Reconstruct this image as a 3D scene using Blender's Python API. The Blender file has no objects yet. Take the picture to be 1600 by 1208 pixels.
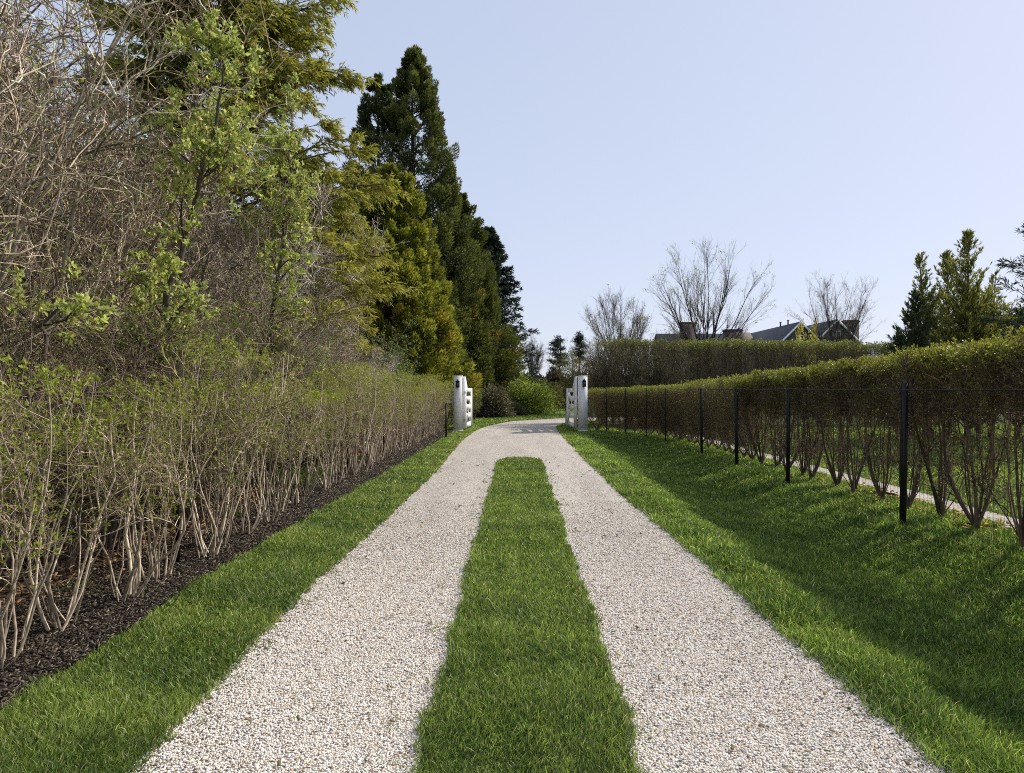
import bpy, math, numpy as np
from mathutils import Vector

PI = math.pi
SC = bpy.context.scene
COL = SC.collection
EYE = 1.65

# ------------------------------------------------------------------ sun / sky / camera
SUN_AZ = math.radians(58)     # right of the driveway direction (+Y)
SUN_EL = math.radians(35)
sd = Vector((math.sin(SUN_AZ) * math.cos(SUN_EL), math.cos(SUN_AZ) * math.cos(SUN_EL), math.sin(SUN_EL)))

w = bpy.data.worlds.new("World")
SC.world = w
w.use_nodes = True
nt = w.node_tree
nt.nodes.clear()
sky = nt.nodes.new("ShaderNodeTexSky")
sky.sky_type = 'NISHITA'
sky.sun_disc = False
sky.sun_elevation = SUN_EL
sky.sun_rotation = SUN_AZ
sky.altitude = 0
sky.air_density = 1.0
sky.dust_density = 0.6
sky.ozone_density = 2.5
gm = nt.nodes.new("ShaderNodeGamma")
gm.inputs[1].default_value = 0.22
mx = nt.nodes.new("ShaderNodeMix")
mx.data_type = 'RGBA'
mx.blend_type = 'MULTIPLY'
mx.inputs[0].default_value = 1.0
mx.inputs[7].default_value = (4.62, 4.78, 5.55, 1)
bg = nt.nodes.new("ShaderNodeBackground")
bg.inputs[1].default_value = 0.11
wo = nt.nodes.new("ShaderNodeOutputWorld")
nt.links.new(sky.outputs[0], gm.inputs[0])
nt.links.new(gm.outputs[0], mx.inputs[6])
nt.links.new(mx.outputs[2], bg.inputs[0])
nt.links.new(bg.outputs[0], wo.inputs[0])

sl = bpy.data.lights.new("sun", 'SUN')
sl.energy = 5.0
sl.angle = math.radians(0.5)
sl.color = (1.0, 0.93, 0.83)
so = bpy.data.objects.new("sun", sl)
COL.objects.link(so)
so.location = (20, 20, 30)
so.rotation_euler = sd.to_track_quat('Z', 'Y').to_euler()

cam = bpy.data.cameras.new("camera")
co = bpy.data.objects.new("camera", cam)
COL.objects.link(co)
co.location = (0, 0, EYE)
co.rotation_euler = (PI / 2, 0, 0)
cam.sensor_width = 36
cam.lens = 24.0
cam.shift_x = -0.0056
cam.shift_y = 0.0019
cam.clip_end = 3000
cam.clip_start = 0.05
SC.camera = co
SC.view_settings.view_transform = 'Standard'
SC.view_settings.look = 'None'
SC.view_settings.exposure = 0
SC.view_settings.gamma = 1
SC.cycles.max_bounces = 6
SC.cycles.diffuse_bounces = 2
SC.cycles.glossy_bounces = 2
SC.cycles.transmission_bounces = 4
SC.cycles.caustics_reflective = False
SC.cycles.caustics_refractive = False
SC.cycles.use_denoising = False
SC.cycles.filter_width = 1.05
SC.cycles.sample_clamp_indirect = 4


def W(px, py, Y):
    return ((px - 809) * Y / 1067.0, Y, EYE + (601 - py) * Y / 1067.0)


# ------------------------------------------------------------------ materials
MATS = {}


def _base(name):
    m = bpy.data.materials.new(name)
    m.use_nodes = True
    t = m.node_tree
    b = t.nodes["Principled BSDF"]
    return m, t, b


def N(t, typ, **kw):
    n = t.nodes.new(typ)
    for k, v in kw.items():
        if k.startswith("i_"):
            n.inputs[int(k[2:])].default_value = v
        else:
            setattr(n, k, v)
    return n


def mat_leaf(name, trans=0.45, rough=0.5, varamt=0.35, tint=(1, 1, 1), spec=0.4):
    """vertex colour 'Col' as leaf colour, slightly different on every plant, light shines through"""
    m, t, b = _base(name)
    a = N(t, "ShaderNodeAttribute", attribute_name="Col")
    oi = N(t, "ShaderNodeObjectInfo")
    mr = N(t, "ShaderNodeMapRange")
    mr.inputs[3].default_value = 1 - varamt / 2
    mr.inputs[4].default_value = 1 + varamt / 2
    t.links.new(oi.outputs["Random"], mr.inputs[0])
    hs = N(t, "ShaderNodeHueSaturation")
    t.links.new(mr.outputs[0], hs.inputs["Value"])
    t.links.new(a.outputs["Color"], hs.inputs["Color"])
    tr = N(t, "ShaderNodeBsdfTranslucent")
    mixc = N(t, "ShaderNodeMix", data_type='RGBA', blend_type='MULTIPLY')
    mixc.inputs[0].default_value = 1
    mixc.inputs[7].default_value = (1.45 * tint[0], 1.4 * tint[1], 0.9 * tint[2], 1)
    t.links.new(hs.outputs[0], mixc.inputs[6])
    t.links.new(mixc.outputs[2], tr.inputs[0])
    t.links.new(hs.outputs[0], b.inputs["Base Color"])
    b.inputs["Roughness"].default_value = rough
    b.inputs["Specular IOR Level"].default_value = spec
    ms = N(t, "ShaderNodeMixShader")
    ms.inputs[0].default_value = trans
    t.links.new(b.outputs[0], ms.inputs[1])
    t.links.new(tr.outputs[0], ms.inputs[2])
    t.links.new(ms.outputs[0], t.nodes["Material Output"].inputs[0])
    return m


def mat_bark(name, scale=30.0, rough=0.85):
    m, t, b = _base(name)
    a = N(t, "ShaderNodeAttribute", attribute_name="Col")
    tc = N(t, "ShaderNodeTexCoord")
    ns = N(t, "ShaderNodeTexNoise")
    ns.inputs["Scale"].default_value = scale
    ns.inputs["Detail"].default_value = 3
    t.links.new(tc.outputs["Object"], ns.inputs["Vector"])
    mr = N(t, "ShaderNodeMapRange")
    mr.inputs[1].default_value = 0.3
    mr.inputs[2].default_value = 0.7
    mr.inputs[3].default_value = 0.6
    mr.inputs[4].default_value = 1.35
    t.links.new(ns.outputs[0], mr.inputs[0])
    hs = N(t, "ShaderNodeHueSaturation")
    t.links.new(mr.outputs[0], hs.inputs["Value"])
    t.links.new(a.outputs["Color"], hs.inputs["Color"])
    t.links.new(hs.outputs[0], b.inputs["Base Color"])
    b.inputs["Roughness"].default_value = rough
    b.inputs["Specular IOR Level"].default_value = 0.25
    return m


def mat_simple(name, col, rough=0.6, noise=0.0, scale=8.0, metallic=0.0, bump=0.0, spec=0.4, noise2=None):
    m, t, b = _base(name)
    b.inputs["Roughness"].default_value = rough
    b.inputs["Metallic"].default_value = metallic
    b.inputs["Specular IOR Level"].default_value = spec
    tc = N(t, "ShaderNodeTexCoord")
    ns = N(t, "ShaderNodeTexNoise")
    ns.inputs["Scale"].default_value = scale
    ns.inputs["Detail"].default_value = 6
    t.links.new(tc.outputs["Object"], ns.inputs["Vector"])
    cr = N(t, "ShaderNodeValToRGB")
    c0 = tuple(max(0, c * (1 - noise)) for c in col)
    c1 = tuple(c * (1 + noise) for c in col)
    if noise2:
        c1 = noise2
    cr.color_ramp.elements[0].position = 0.3
    cr.color_ramp.elements[1].position = 0.7
    cr.color_ramp.elements[0].color = (*c0, 1)
    cr.color_ramp.elements[1].color = (*c1, 1)
    t.links.new(ns.outputs[0], cr.inputs[0])
    t.links.new(cr.outputs[0], b.inputs["Base Color"])
    if bump:
        bp = N(t, "ShaderNodeBump")
        bp.inputs["Strength"].default_value = bump
        bp.inputs["Distance"].default_value = 0.02
        t.links.new(ns.outputs[0], bp.inputs["Height"])
        t.links.new(bp.outputs[0], b.inputs["Normal"])
    return m


def mat_gravel(name):
    m, t, b = _base(name)
    tc = N(t, "ShaderNodeTexCoord")
    # slightly warped stones of about 11 mm
    n0 = N(t, "ShaderNodeTexNoise")
    n0.inputs["Scale"].default_value = 60
    t.links.new(tc.outputs["Object"], n0.inputs["Vector"])
    va = N(t, "ShaderNodeVectorMath", operation='MULTIPLY_ADD')
    va.inputs[1].default_value = (0.008, 0.008, 0.0)
    t.links.new(n0.outputs["Color"], va.inputs[0])
    t.links.new(tc.outputs["Object"], va.inputs[2])
    v = N(t, "ShaderNodeTexVoronoi")
    v.inputs["Scale"].default_value = 92
    v.inputs["Randomness"].default_value = 1.0
    t.links.new(va.outputs[0], v.inputs["Vector"])
    sep = N(t, "ShaderNodeSeparateColor")
    t.links.new(v.outputs["Color"], sep.inputs[0])
    cr = N(t, "ShaderNodeValToRGB")
    cr.color_ramp.interpolation = 'CONSTANT'
    stones = [(0.0, (0.13, 0.115, 0.10)), (0.07, (0.26, 0.22, 0.18)), (0.16, (0.50, 0.36, 0.22)), (0.24, (0.62, 0.54, 0.45)),
              (0.40, (0.80, 0.73, 0.63)), (0.60, (0.86, 0.80, 0.73)), (0.78, (0.70, 0.63, 0.53)), (0.88, (0.89, 0.85, 0.79))]
    els = cr.color_ramp.elements
    els[0].position, els[0].color = stones[0][0], (*stones[0][1], 1)
    els[1].position, els[1].color = stones[1][0], (*stones[1][1], 1)
    for p, c in stones[2:]:
        e = els.new(p)
        e.color = (*c, 1)
    t.links.new(sep.outputs[0], cr.inputs[0])
    # dark gaps
    gap = N(t, "ShaderNodeMapRange")
    gap.inputs[1].default_value = 0.38
    gap.inputs[2].default_value = 0.72
    gap.inputs[3].default_value = 1.0
    gap.inputs[4].default_value = 0.34
    t.links.new(v.outputs["Distance"], gap.inputs[0])
    big = N(t, "ShaderNodeTexNoise")
    big.inputs["Scale"].default_value = 0.9
    big.inputs["Detail"].default_value = 5
    mpb = N(t, "ShaderNodeMapping")
    mpb.inputs["Scale"].default_value = (2.2, 0.35, 1)
    t.links.new(tc.outputs["Object"], mpb.inputs[0])
    t.links.new(mpb.outputs[0], big.inputs["Vector"])
    bm = N(t, "ShaderNodeMapRange")
    bm.inputs[1].default_value = 0.3
    bm.inputs[2].default_value = 0.7
    bm.inputs[3].default_value = 0.84
    bm.inputs[4].default_value = 1.05
    t.links.new(big.outputs[0], bm.inputs[0])
    mu = N(t, "ShaderNodeMath", operation='MULTIPLY')
    t.links.new(gap.outputs[0], mu.inputs[0])
    t.links.new(bm.outputs[0], mu.inputs[1])
    hs = N(t, "ShaderNodeHueSaturation")
    t.links.new(mu.outputs[0], hs.inputs["Value"])
    t.links.new(cr.outputs[0], hs.inputs["Color"])
    t.links.new(hs.outputs[0], b.inputs["Base Color"])
    b.inputs["Roughness"].default_value = 0.8
    b.inputs["Specular IOR Level"].default_value = 0.25
    inv = N(t, "ShaderNodeMath", operation='SUBTRACT')
    inv.inputs[0].default_value = 1.0
    t.links.new(v.outputs["Distance"], inv.inputs[1])
    bp = N(t, "ShaderNodeBump")
    bp.inputs["Strength"].default_value = 0.75
    bp.inputs["Distance"].default_value = 0.006
    t.links.new(inv.outputs[0], bp.inputs["Height"])
    t.links.new(bp.outputs[0], b.inputs["Normal"])
    return m


def mat_ground(name):
    """lawn green, darker soil-green under the blades, dry litter on the thicket side is its own sheet"""
    m, t, b = _base(name)
    tc = N(t, "ShaderNodeTexCoord")
    n1 = N(t, "ShaderNodeTexNoise")
    n1.inputs["Scale"].default_value = 0.35
    n1.inputs["Detail"].default_value = 8
    t.links.new(tc.outputs["Object"], n1.inputs["Vector"])
    n2 = N(t, "ShaderNodeTexNoise")
    n2.inputs["Scale"].default_value = 22
    n2.inputs["Detail"].default_value = 6
    t.links.new(tc.outputs["Object"], n2.inputs["Vector"])
    cr = N(t, "ShaderNodeValToRGB")
    cr.color_ramp.elements[0].position = 0.35
    cr.color_ramp.elements[0].color = (0.035, 0.062, 0.014, 1)
    cr.color_ramp.elements[1].position = 0.65
    cr.color_ramp.elements[1].color = (0.075, 0.115, 0.024, 1)
    t.links.new(n1.outputs[0], cr.inputs[0])
    mr = N(t, "ShaderNodeMapRange")
    mr.inputs[1].default_value = 0.3
    mr.inputs[2].default_value = 0.7
    mr.inputs[3].default_value = 0.5
    mr.inputs[4].default_value = 1.4
    t.links.new(n2.outputs[0], mr.inputs[0])
    hs = N(t, "ShaderNodeHueSaturation")
    t.links.new(cr.outputs[0], hs.inputs["Color"])
    t.links.new(mr.outputs[0], hs.inputs["Value"])
    t.links.new(hs.outputs[0], b.inputs["Base Color"])
    b.inputs["Roughness"].default_value = 0.9
    b.inputs["Specular IOR Level"].default_value = 0.1
    bp = N(t, "ShaderNodeBump")
    bp.inputs["Strength"].default_value = 0.6
    bp.inputs["Distance"].default_value = 0.03
    t.links.new(n2.outputs[0], bp.inputs["Height"])
    t.links.new(bp.outputs[0], b.inputs["Normal"])
    return m


def mat_vcol(name, rough=0.8):
    m, t, b = _base(name)
    a = N(t, "ShaderNodeAttribute", attribute_name="Col")
    t.links.new(a.outputs["Color"], b.inputs["Base Color"])
    b.inputs["Roughness"].default_value = rough
    b.inputs["Specular IOR Level"].default_value = 0.25
    return m


M_GRASS = mat_leaf("grass_blades", trans=0.42, rough=0.45, varamt=0.0, spec=0.45)
M_HEDGE = mat_leaf("hedge_leaf", trans=0.45, rough=0.42, varamt=0.25)
M_LEAF = mat_leaf("broad_leaf", trans=0.42, rough=0.55, varamt=0.2, spec=0.25)
M_CONIF = mat_leaf("conifer_needles", trans=0.32, rough=0.6, varamt=0.15, spec=0.25)
M_CEDAR = mat_leaf("golden_sprays", trans=0.35, rough=0.6, varamt=0.1, spec=0.25)
M_BARK = mat_bark("bark")
M_GRAVEL = mat_gravel("pale_gravel")
M_GROUND = mat_ground("lawn_ground")
M_PEBBLE = mat_vcol("pebbles", 0.8)
M_CHIPS = mat_vcol("bark_chips", 0.9)
M_MULCH = mat_simple("mulch", (0.036, 0.028, 0.023), 0.9, 0.5, 60, bump=1.0, spec=0.1)
M_LITTER = mat_simple("dry_litter", (0.10, 0.072, 0.045), 0.95, 0.55, 18, bump=0.8, spec=0.1)
M_WHITE = mat_simple("white_paint", (0.87, 0.86, 0.84), 0.42, 0.025, 2.0)
M_BLACK = mat_simple("black_metal", (0.012, 0.012, 0.013), 0.45, 0.3, 20, metallic=0.3)
M_ROOF = mat_simple("slate_roof", (0.085, 0.088, 0.10), 0.75, 0.35, 3.0, bump=0.3)
M_WALL = mat_simple("shingle_wall", (0.10, 0.09, 0.08), 0.85, 0.25, 5.0, bump=0.3)  # shade on the gable end is put into the wall colour
M_GLASS = mat_simple("window_glass", (0.05, 0.06, 0.08), 0.08, 0.1, 1.0, spec=0.8)
M_LGLASS = mat_simple("lantern_glass", (0.02, 0.05, 0.09), 0.1, 0.2, 4.0, spec=0.8)
M_GREYBOX = mat_simple("grey_plastic", (0.30, 0.29, 0.24), 0.5, 0.1, 6.0)
M_CEDARWOOD = mat_simple("lit_cedar_roof", (0.15, 0.115, 0.085), 0.8, 0.3, 5.0)  # wood tone with the orange light on this roof piece painted in


def mat_brick(name):
    m, t, b = _base(name)
    tc = N(t, "ShaderNodeTexCoord")
    mp = N(t, "ShaderNodeMapping")
    mp.inputs["Rotation"].default_value = (PI / 2, 0, 0)
    t.links.new(tc.outputs["Object"], mp.inputs[0])
    br = N(t, "ShaderNodeTexBrick")
    br.inputs["Color1"].default_value = (0.06, 0.042, 0.036, 1)
    br.inputs["Color2"].default_value = (0.075, 0.05, 0.042, 1)
    br.inputs["Mortar"].default_value = (0.10, 0.09, 0.08, 1)
    br.inputs["Scale"].default_value = 4.0
    t.links.new(mp.outputs[0], br.inputs[0])
    t.links.new(br.outputs[0], b.inputs["Base Color"])
    b.inputs["Roughness"].default_value = 0.9
    return m


M_BRICK = mat_brick("brick")

# ------------------------------------------------------------------ mesh helpers


class MB:
    """collects numpy geometry and links it as ONE mesh object"""

    def __init__(s):
        s.v, s.f, s.c, s.n = [], [], [], 0

    def add(s, v, f, c):
        v = np.asarray(v, np.float32).reshape(-1, 3)
        c = np.asarray(c, np.float32)
        if c.ndim == 1:
            c = np.tile(c, (len(v), 1))
        s.v.append(v)
        s.f.append(np.asarray(f, np.int64) + s.n)
        s.c.append(c[:, :3])
        s.n += len(v)

    def mesh(s, name, mat, smooth=False):
        me = bpy.data.meshes.new(name)
        if not s.v:
            return me
        v = np.concatenate(s.v)
        c = np.concatenate(s.c)
        tot = [np.full(len(f), f.shape[1], np.int32) for f in s.f]
        tot = np.concatenate(tot)
        idx = np.concatenate([f.ravel() for f in s.f]).astype(np.int32)
        start = np.concatenate([[0], np.cumsum(tot)[:-1]]).astype(np.int32)
        me.vertices.add(len(v))
        me.vertices.foreach_set("co", v.ravel())
        me.loops.add(len(idx))
        me.loops.foreach_set("vertex_index", idx)
        me.polygons.add(len(tot))
        me.polygons.foreach_set("loop_start", start)
        me.polygons.foreach_set("loop_total", tot)
        if smooth:
            me.polygons.foreach_set("use_smooth", np.ones(len(tot), bool))
        a = me.color_attributes.new("Col", 'FLOAT_COLOR', 'POINT')
        rgba = np.ones((len(v), 4), np.float32)
        rgba[:, :3] = c
        a.data.foreach_set("color", rgba.ravel())
        me.materials.append(mat)
        me.update()
        return me

    def build(s, name, mat, parent=None, smooth=False):
        return link(name, s.mesh(name, mat, smooth), parent)


def link(name, me, parent=None):
    o = bpy.data.objects.new(name, me)
    COL.objects.link(o)
    if parent:
        o.parent = parent
    return o


def tag(o, label=None, cat=None, group=None, kind=None):
    if label:
        o["label"] = label
    if cat:
        o["category"] = cat
    if group:
        o["group"] = group
    if kind:
        o["kind"] = kind
    return o


def empty(name, loc=(0, 0, 0), rz=0.0, sc=(1, 1, 1)):
    o = bpy.data.objects.new(name, None)
    COL.objects.link(o)
    o.location = loc
    o.rotation_euler = (0, 0, rz)
    o.scale = sc
    o.empty_display_size = 0.3
    return o


def nrm(a):
    return a / np.maximum(np.linalg.norm(a, axis=-1, keepdims=True), 1e-9)


def perp(rng, d):
    r = rng.normal(size=d.shape)
    r -= (r * d).sum(-1, keepdims=True) * d
    return nrm(r)


def tubes(mb, pts, rad, k, col, colj=0.0, rng=None):
    """pts (N,M,3), rad (N,M): N polylines as k-sided tubes"""
    n, m, _ = pts.shape
    if n == 0:
        return
    tan = np.empty_like(pts)
    tan[:, 1:-1] = pts[:, 2:] - pts[:, :-2]
    tan[:, 0] = pts[:, 1] - pts[:, 0]
    tan[:, -1] = pts[:, -1] - pts[:, -2]
    tan = nrm(tan)
    ax = nrm(pts[:, -1] - pts[:, 0])
    ref = np.where(np.abs(ax[:, 2:3]) > 0.8, np.array([[1.0, 0.05, 0]]), np.array([[0.03, 0.02, 1.0]]))
    u = np.cross(tan, ref[:, None, :])
    u = nrm(u)
    w_ = np.cross(tan, u)
    a = np.arange(k) * 2 * PI / k
    ring = u[:, :, None, :] * np.cos(a)[None, None, :, None] + w_[:, :, None, :] * np.sin(a)[None, None, :, None]
    v = pts[:, :, None, :] + ring * rad[:, :, None, None]
    base = (np.arange(n) * m * k)[:, None, None]
    i = (np.arange(m - 1) * k)[None, :, None]
    j = np.arange(k)[None, None, :]
    j2 = (j + 1) % k
    f = np.stack([base + i + j, base + i + j2, base + i + k + j2, base + i + k + j], -1).reshape(-1, 4)
    c = np.asarray(col, float)
    if c.ndim == 1:
        c = np.tile(c, (n, 1))
    if colj and rng is not None:
        c = c * np.exp(2.9 * colj * rng.normal(size=(n, 1)).clip(-2, 1.6) - 0.6 * colj)
    cv = np.repeat(c, m * k, axis=0)
    mb.add(v.reshape(-1, 3), f, np.clip(cv, 0.003, 0.95))


def grow(rng, P0, D0, L, nseg, wander, up, arch=0.0):
    pts = [P0]
    d = nrm(D0)
    p = P0
    st = (L / nseg)[:, None]
    for s in range(nseg):
        d = d + wander * rng.normal(size=d.shape)
        d[:, 2] += up - arch * (s / nseg)
        d = nrm(d)
        p = p + d * st
        pts.append(p)
    return np.stack(pts, 1)


def child(rng, pts, rad, nper, t0, t1, ang, angj=0.25, power=1.0):
    """random points along parents -> P, D, parent radius, t, parent idx"""
    n, m, _ = pts.shape
    idx = np.repeat(np.arange(n), nper)
    t = t0 + (t1 - t0) * rng.random(len(idx)) ** power
    f = t * (m - 1)
    i = np.minimum(f.astype(int), m - 2)
    fr = (f - i)[:, None]
    P = pts[idx, i] * (1 - fr) + pts[idx, i + 1] * fr
    T = nrm(pts[idx, i + 1] - pts[idx, i])
    r = rad[idx, i] * (1 - fr[:, 0]) + rad[idx, i + 1] * fr[:, 0]
    a = ang + angj * rng.normal(size=len(idx))
    D = T * np.cos(a)[:, None] + perp(rng, T) * np.sin(a)[:, None]
    return P, D, r, t, idx


def taper(r0, m, end=0.3):
    return r0[:, None] * np.linspace(1, end, m)[None, :]


def leaves(mb, rng, P, D, ln, wd, col, colj=0.15, fold=0.25):
    """folded pointed leaves: 2 triangles each"""
    n = len(P)
    if n == 0:
        return
    D = nrm(D)
    S = perp(rng, D)
    Nn = np.cross(D, S)
    ln = np.broadcast_to(ln, (n,))[:, None] * (0.7 + 0.6 * rng.random((n, 1)))
    wd = np.broadcast_to(wd, (n,))[:, None] * (0.7 + 0.6 * rng.random((n, 1)))
    mid = P + D * ln * 0.45
    a = mid + S * wd * 0.5 + Nn * wd * fold
    b = mid - S * wd * 0.5 + Nn * wd * fold
    tip = P + D * ln
    v = np.stack([P, a, tip, b], 1).reshape(-1, 3)
    o = (np.arange(n) * 4)[:, None]
    f = np.concatenate([o + np.array([[0, 1, 2]]), o + np.array([[0, 2, 3]])])
    c = np.asarray(col, float)
    if c.ndim == 1:
        c = np.tile(c, (n, 1))
    c = c * (1 + colj * rng.normal(size=(n, 1)).clip(-2.2, 2.2))
    mb.add(v, f, np.clip(np.repeat(c, 4, axis=0), 0.003, 0.95))


def box(mb, x0, x1, y0, y1, z0, z1, col=(1, 1, 1), bev=0.0):
    if bev > 0:
        import bmesh
        bm = bmesh.new()
        bmesh.ops.create_cube(bm, size=1.0)
        for v in bm.verts:
            v.co = Vector(((x0 + x1) / 2 + v.co.x * (x1 - x0), (y0 + y1) / 2 + v.co.y * (y1 - y0), (z0 + z1) / 2 + v.co.z * (z1 - z0)))
        bmesh.ops.bevel(bm, geom=bm.edges[:], offset=bev, segments=2, affect='EDGES')
        bmesh.ops.triangulate(bm, faces=bm.faces[:])
        bm.verts.index_update()
        mb.add([tuple(v.co) for v in bm.verts], [[v.index for v in f.verts] for f in bm.faces], col)
        bm.free()
        return
    v = [(x, y, z) for z in (z0, z1) for x, y in ((x0, y0), (x1, y0), (x1, y1), (x0, y1))]
    f = [(0, 3, 2, 1), (4, 5, 6, 7), (0, 1, 5, 4), (1, 2, 6, 5), (2, 3, 7, 6), (3, 0, 4, 7)]
    mb.add(v, f, col)


_nr = np.random.default_rng(5)
_nk = _nr.normal(size=(24, 2))
_np = _nr.random(24) * 2 * PI


def noise2(x, y, sc=1.0, k=8, off=0):
    s = 0
    for i in range(k):
        kx, ky = _nk[(i + off) % 24]
        s = s + np.sin((kx * x + ky * y) * sc * (1 + 0.35 * i) + _np[(i + off) % 24]) / (1 + 0.3 * i)
    return s / 3.0


# ------------------------------------------------------------------ layout of the ground
LP = np.array([(-1.68, -8), (-1.65, 3), (-1.72, 6), (-1.64, 11.4), (-1.66, 15.6), (-1.8, 20.7), (-1.70, 26.0), (-1.37, 29.8), (-0.3, 34.5), (2.5, 38.0), (7, 40.5), (16, 47)])
RP = np.array([(1.9, -8), (1.87, 3), (1.80, 6), (1.68, 10), (1.62, 13.6), (1.60, 20), (1.60, 24.8), (1.62, 29.0), (2.1, 31.8), (4.2, 34.2), (8.5, 37), (17, 43.5)])


def smooth_poly(P, n):
    d = np.concatenate([[0], np.cumsum(np.linalg.norm(np.diff(P, axis=0), axis=1))])
    t = np.linspace(0, d[-1], n)
    x = np.interp(t, d, P[:, 0])
    y = np.interp(t, d, P[:, 1])
    k = max(3, n // 30)
    ker = np.hanning(k + 2)[1:-1]
    ker /= ker.sum()
    xp = np.pad(x, k, mode='reflect', reflect_type='odd')
    yp = np.pad(y, k, mode='reflect', reflect_type='odd')
    return np.stack([np.convolve(xp, ker, 'same')[k:-k], np.convolve(yp, ker, 'same')[k:-k]], 1)


LS = smooth_poly(LP, 500)
RS = smooth_poly(RP, 500)


def edge_n(y, s):
    return 0.012 * np.sin(y * 1.1 + s) + 0.010 * np.sin(y * 5.3 + 2 * s) + 0.008 * np.sin(y * 13 + s)


LSj, RSj = LS.copy(), RS.copy()
LSj[:, 0] += edge_n(LS[:, 1] + LS[:, 0], 1.0)
RSj[:, 0] += edge_n(RS[:, 1] + RS[:, 0], 4.0)
DRIVE_POLY = np.concatenate([LSj[::2], RSj[::-2]])


def in_poly(x, y, poly):
    c = np.zeros(len(x), bool)
    j = len(poly) - 1
    for i in range(len(poly)):
        xi, yi = poly[i]
        xj, yj = poly[j]
        if yi != yj:
            k = ((yi > y) != (yj > y)) & (x < (xj - xi) * (y - yi) / (yj - yi) + xi)
            c ^= k
        j = i
    return c


def XL(y):
    return np.interp(y, LSj[:330, 1], LSj[:330, 0])


def XR(y):
    return np.interp(y, RSj[:330, 1], RSj[:330, 0])


STRIP_END = 15.95


def strip_edges(y):
    t = np.clip((STRIP_END - y) / 0.5, 0, 1) ** 0.4
    c = 0.05
    l = -0.45 + 0.012 * np.sin(y * 1.7) + 0.012 * np.sin(y * 4.9 + 1) + 0.01 * np.sin(y * 11)
    r = 0.54 + 0.012 * np.sin(y * 1.3 + 2) + 0.012 * np.sin(y * 4.1) + 0.01 * np.sin(y * 9 + 2)
    return c + (l - c) * t, c + (r - c) * t


def mulch_edge(y):
    return np.interp(y, [0, 3.5, 6, 13, 22, 26.3, 27], [-2.62, -2.63, -2.72, -2.62, -2.5, -2.42, -2.42]) + 0.02 * np.sin(y * 3.1) + 0.012 * np.sin(y * 9.7)


def smooth01(x):
    x = np.clip(x, 0, 1)
    return x * x * (3 - 2 * x)


def gz(x, y):
    """terrain height: flat drive, shallow swale in the right-hand lawn, hardly rolling elsewhere"""
    x = np.asarray(x, float)
    y = np.asarray(y, float)
    z = np.zeros(np.broadcast(x, y).shape)
    sw = smooth01((x - 1.95) / 1.1) * smooth01((4.5 - x) / 1.1) * smooth01((25.5 - y) / 5)
    z = z - 0.16 * sw
    z = z + 0.05 * smooth01((x - 1.75) / 0.3) * smooth01((2.6 - x) / 0.5) * smooth01((26 - y) / 4)
    z = z + 0.02 * noise2(x, y, 0.5) * smooth01((np.abs(x) - 2.0) / 1.5)
    far = smooth01((np.hypot(x, y) - 60) / 300)
    return z + far * 1.5 * noise2(x, y, 0.004)


# ground sheet --------------------------------------------------------------
xs = np.unique(np.concatenate([-np.geomspace(30, 900, 14), np.arange(-30, -5, 2.5), np.arange(-5, 1.6, .55), np.arange(1.6, 5.4, 0.1), np.arange(5.6, 30, 2), np.geomspace(30, 900, 14)]))
ys = np.unique(np.concatenate([-np.geomspace(8, 300, 8), np.arange(-8, 30, 0.5), np.arange(30, 60, 2.5), np.geomspace(60, 1500, 16)]))
GX, GY = np.meshgrid(xs, ys)
mb = MB()
V = np.stack([GX, GY, gz(GX, GY) - 0.012], -1).reshape(-1, 3)
nx, ny = len(xs), len(ys)
I = (np.arange(ny - 1)[:, None] * nx + np.arange(nx - 1)[None, :]).ravel()
mb.add(V, np.stack([I, I + 1, I + nx + 1, I + nx], 1), (1, 1, 1))
tag(mb.build("ground", M_GROUND, smooth=True), kind="structure")

# gravel drive ---------------------------------------------------------------
mb = MB()
tt = np.linspace(0, 1, 15)
P = LSj[:, None, :] * (1 - tt)[None, :, None] + RSj[:, None, :] * tt[None, :, None]
zz = 0.004 + 0.018 * np.sin(tt * PI)[None, :] * np.ones((500, 1)) + 0.002 * noise2(P[..., 0], P[..., 1], 1.0)
zz[:, 0] = zz[:, -1] = 0.0
V = np.concatenate([P, np.maximum(zz, 0)[..., None]], -1).reshape(-1, 3)
I = (np.arange(499)[:, None] * 15 + np.arange(14)[None, :]).ravel()
mb.add(V, np.stack([I, I + 1, I + 16, I + 15], 1), (1, 1, 1))
tag(mb.build("gravel_drive", M_GRAVEL, smooth=True), kind="structure")


def sheet(name, mat, left, right, z, n_across=4, kind="structure"):
    mb = MB()
    t = np.linspace(0, 1, n_across)
    P = left[:, None, :] * (1 - t)[None, :, None] + right[:, None, :] * t[None, :, None]
    zz = gz(P[..., 0], P[..., 1]) + z
    V = np.concatenate([P, zz[..., None]], -1).reshape(-1, 3)
    I = (np.arange(len(left) - 1)[:, None] * n_across + np.arange(n_across - 1)[None, :]).ravel()
    mb.add(V, np.stack([I, I + 1, I + n_across + 1, I + n_across], 1), (1, 1, 1))
    return tag(mb.build(name, mat, smooth=True), kind=kind)


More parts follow.
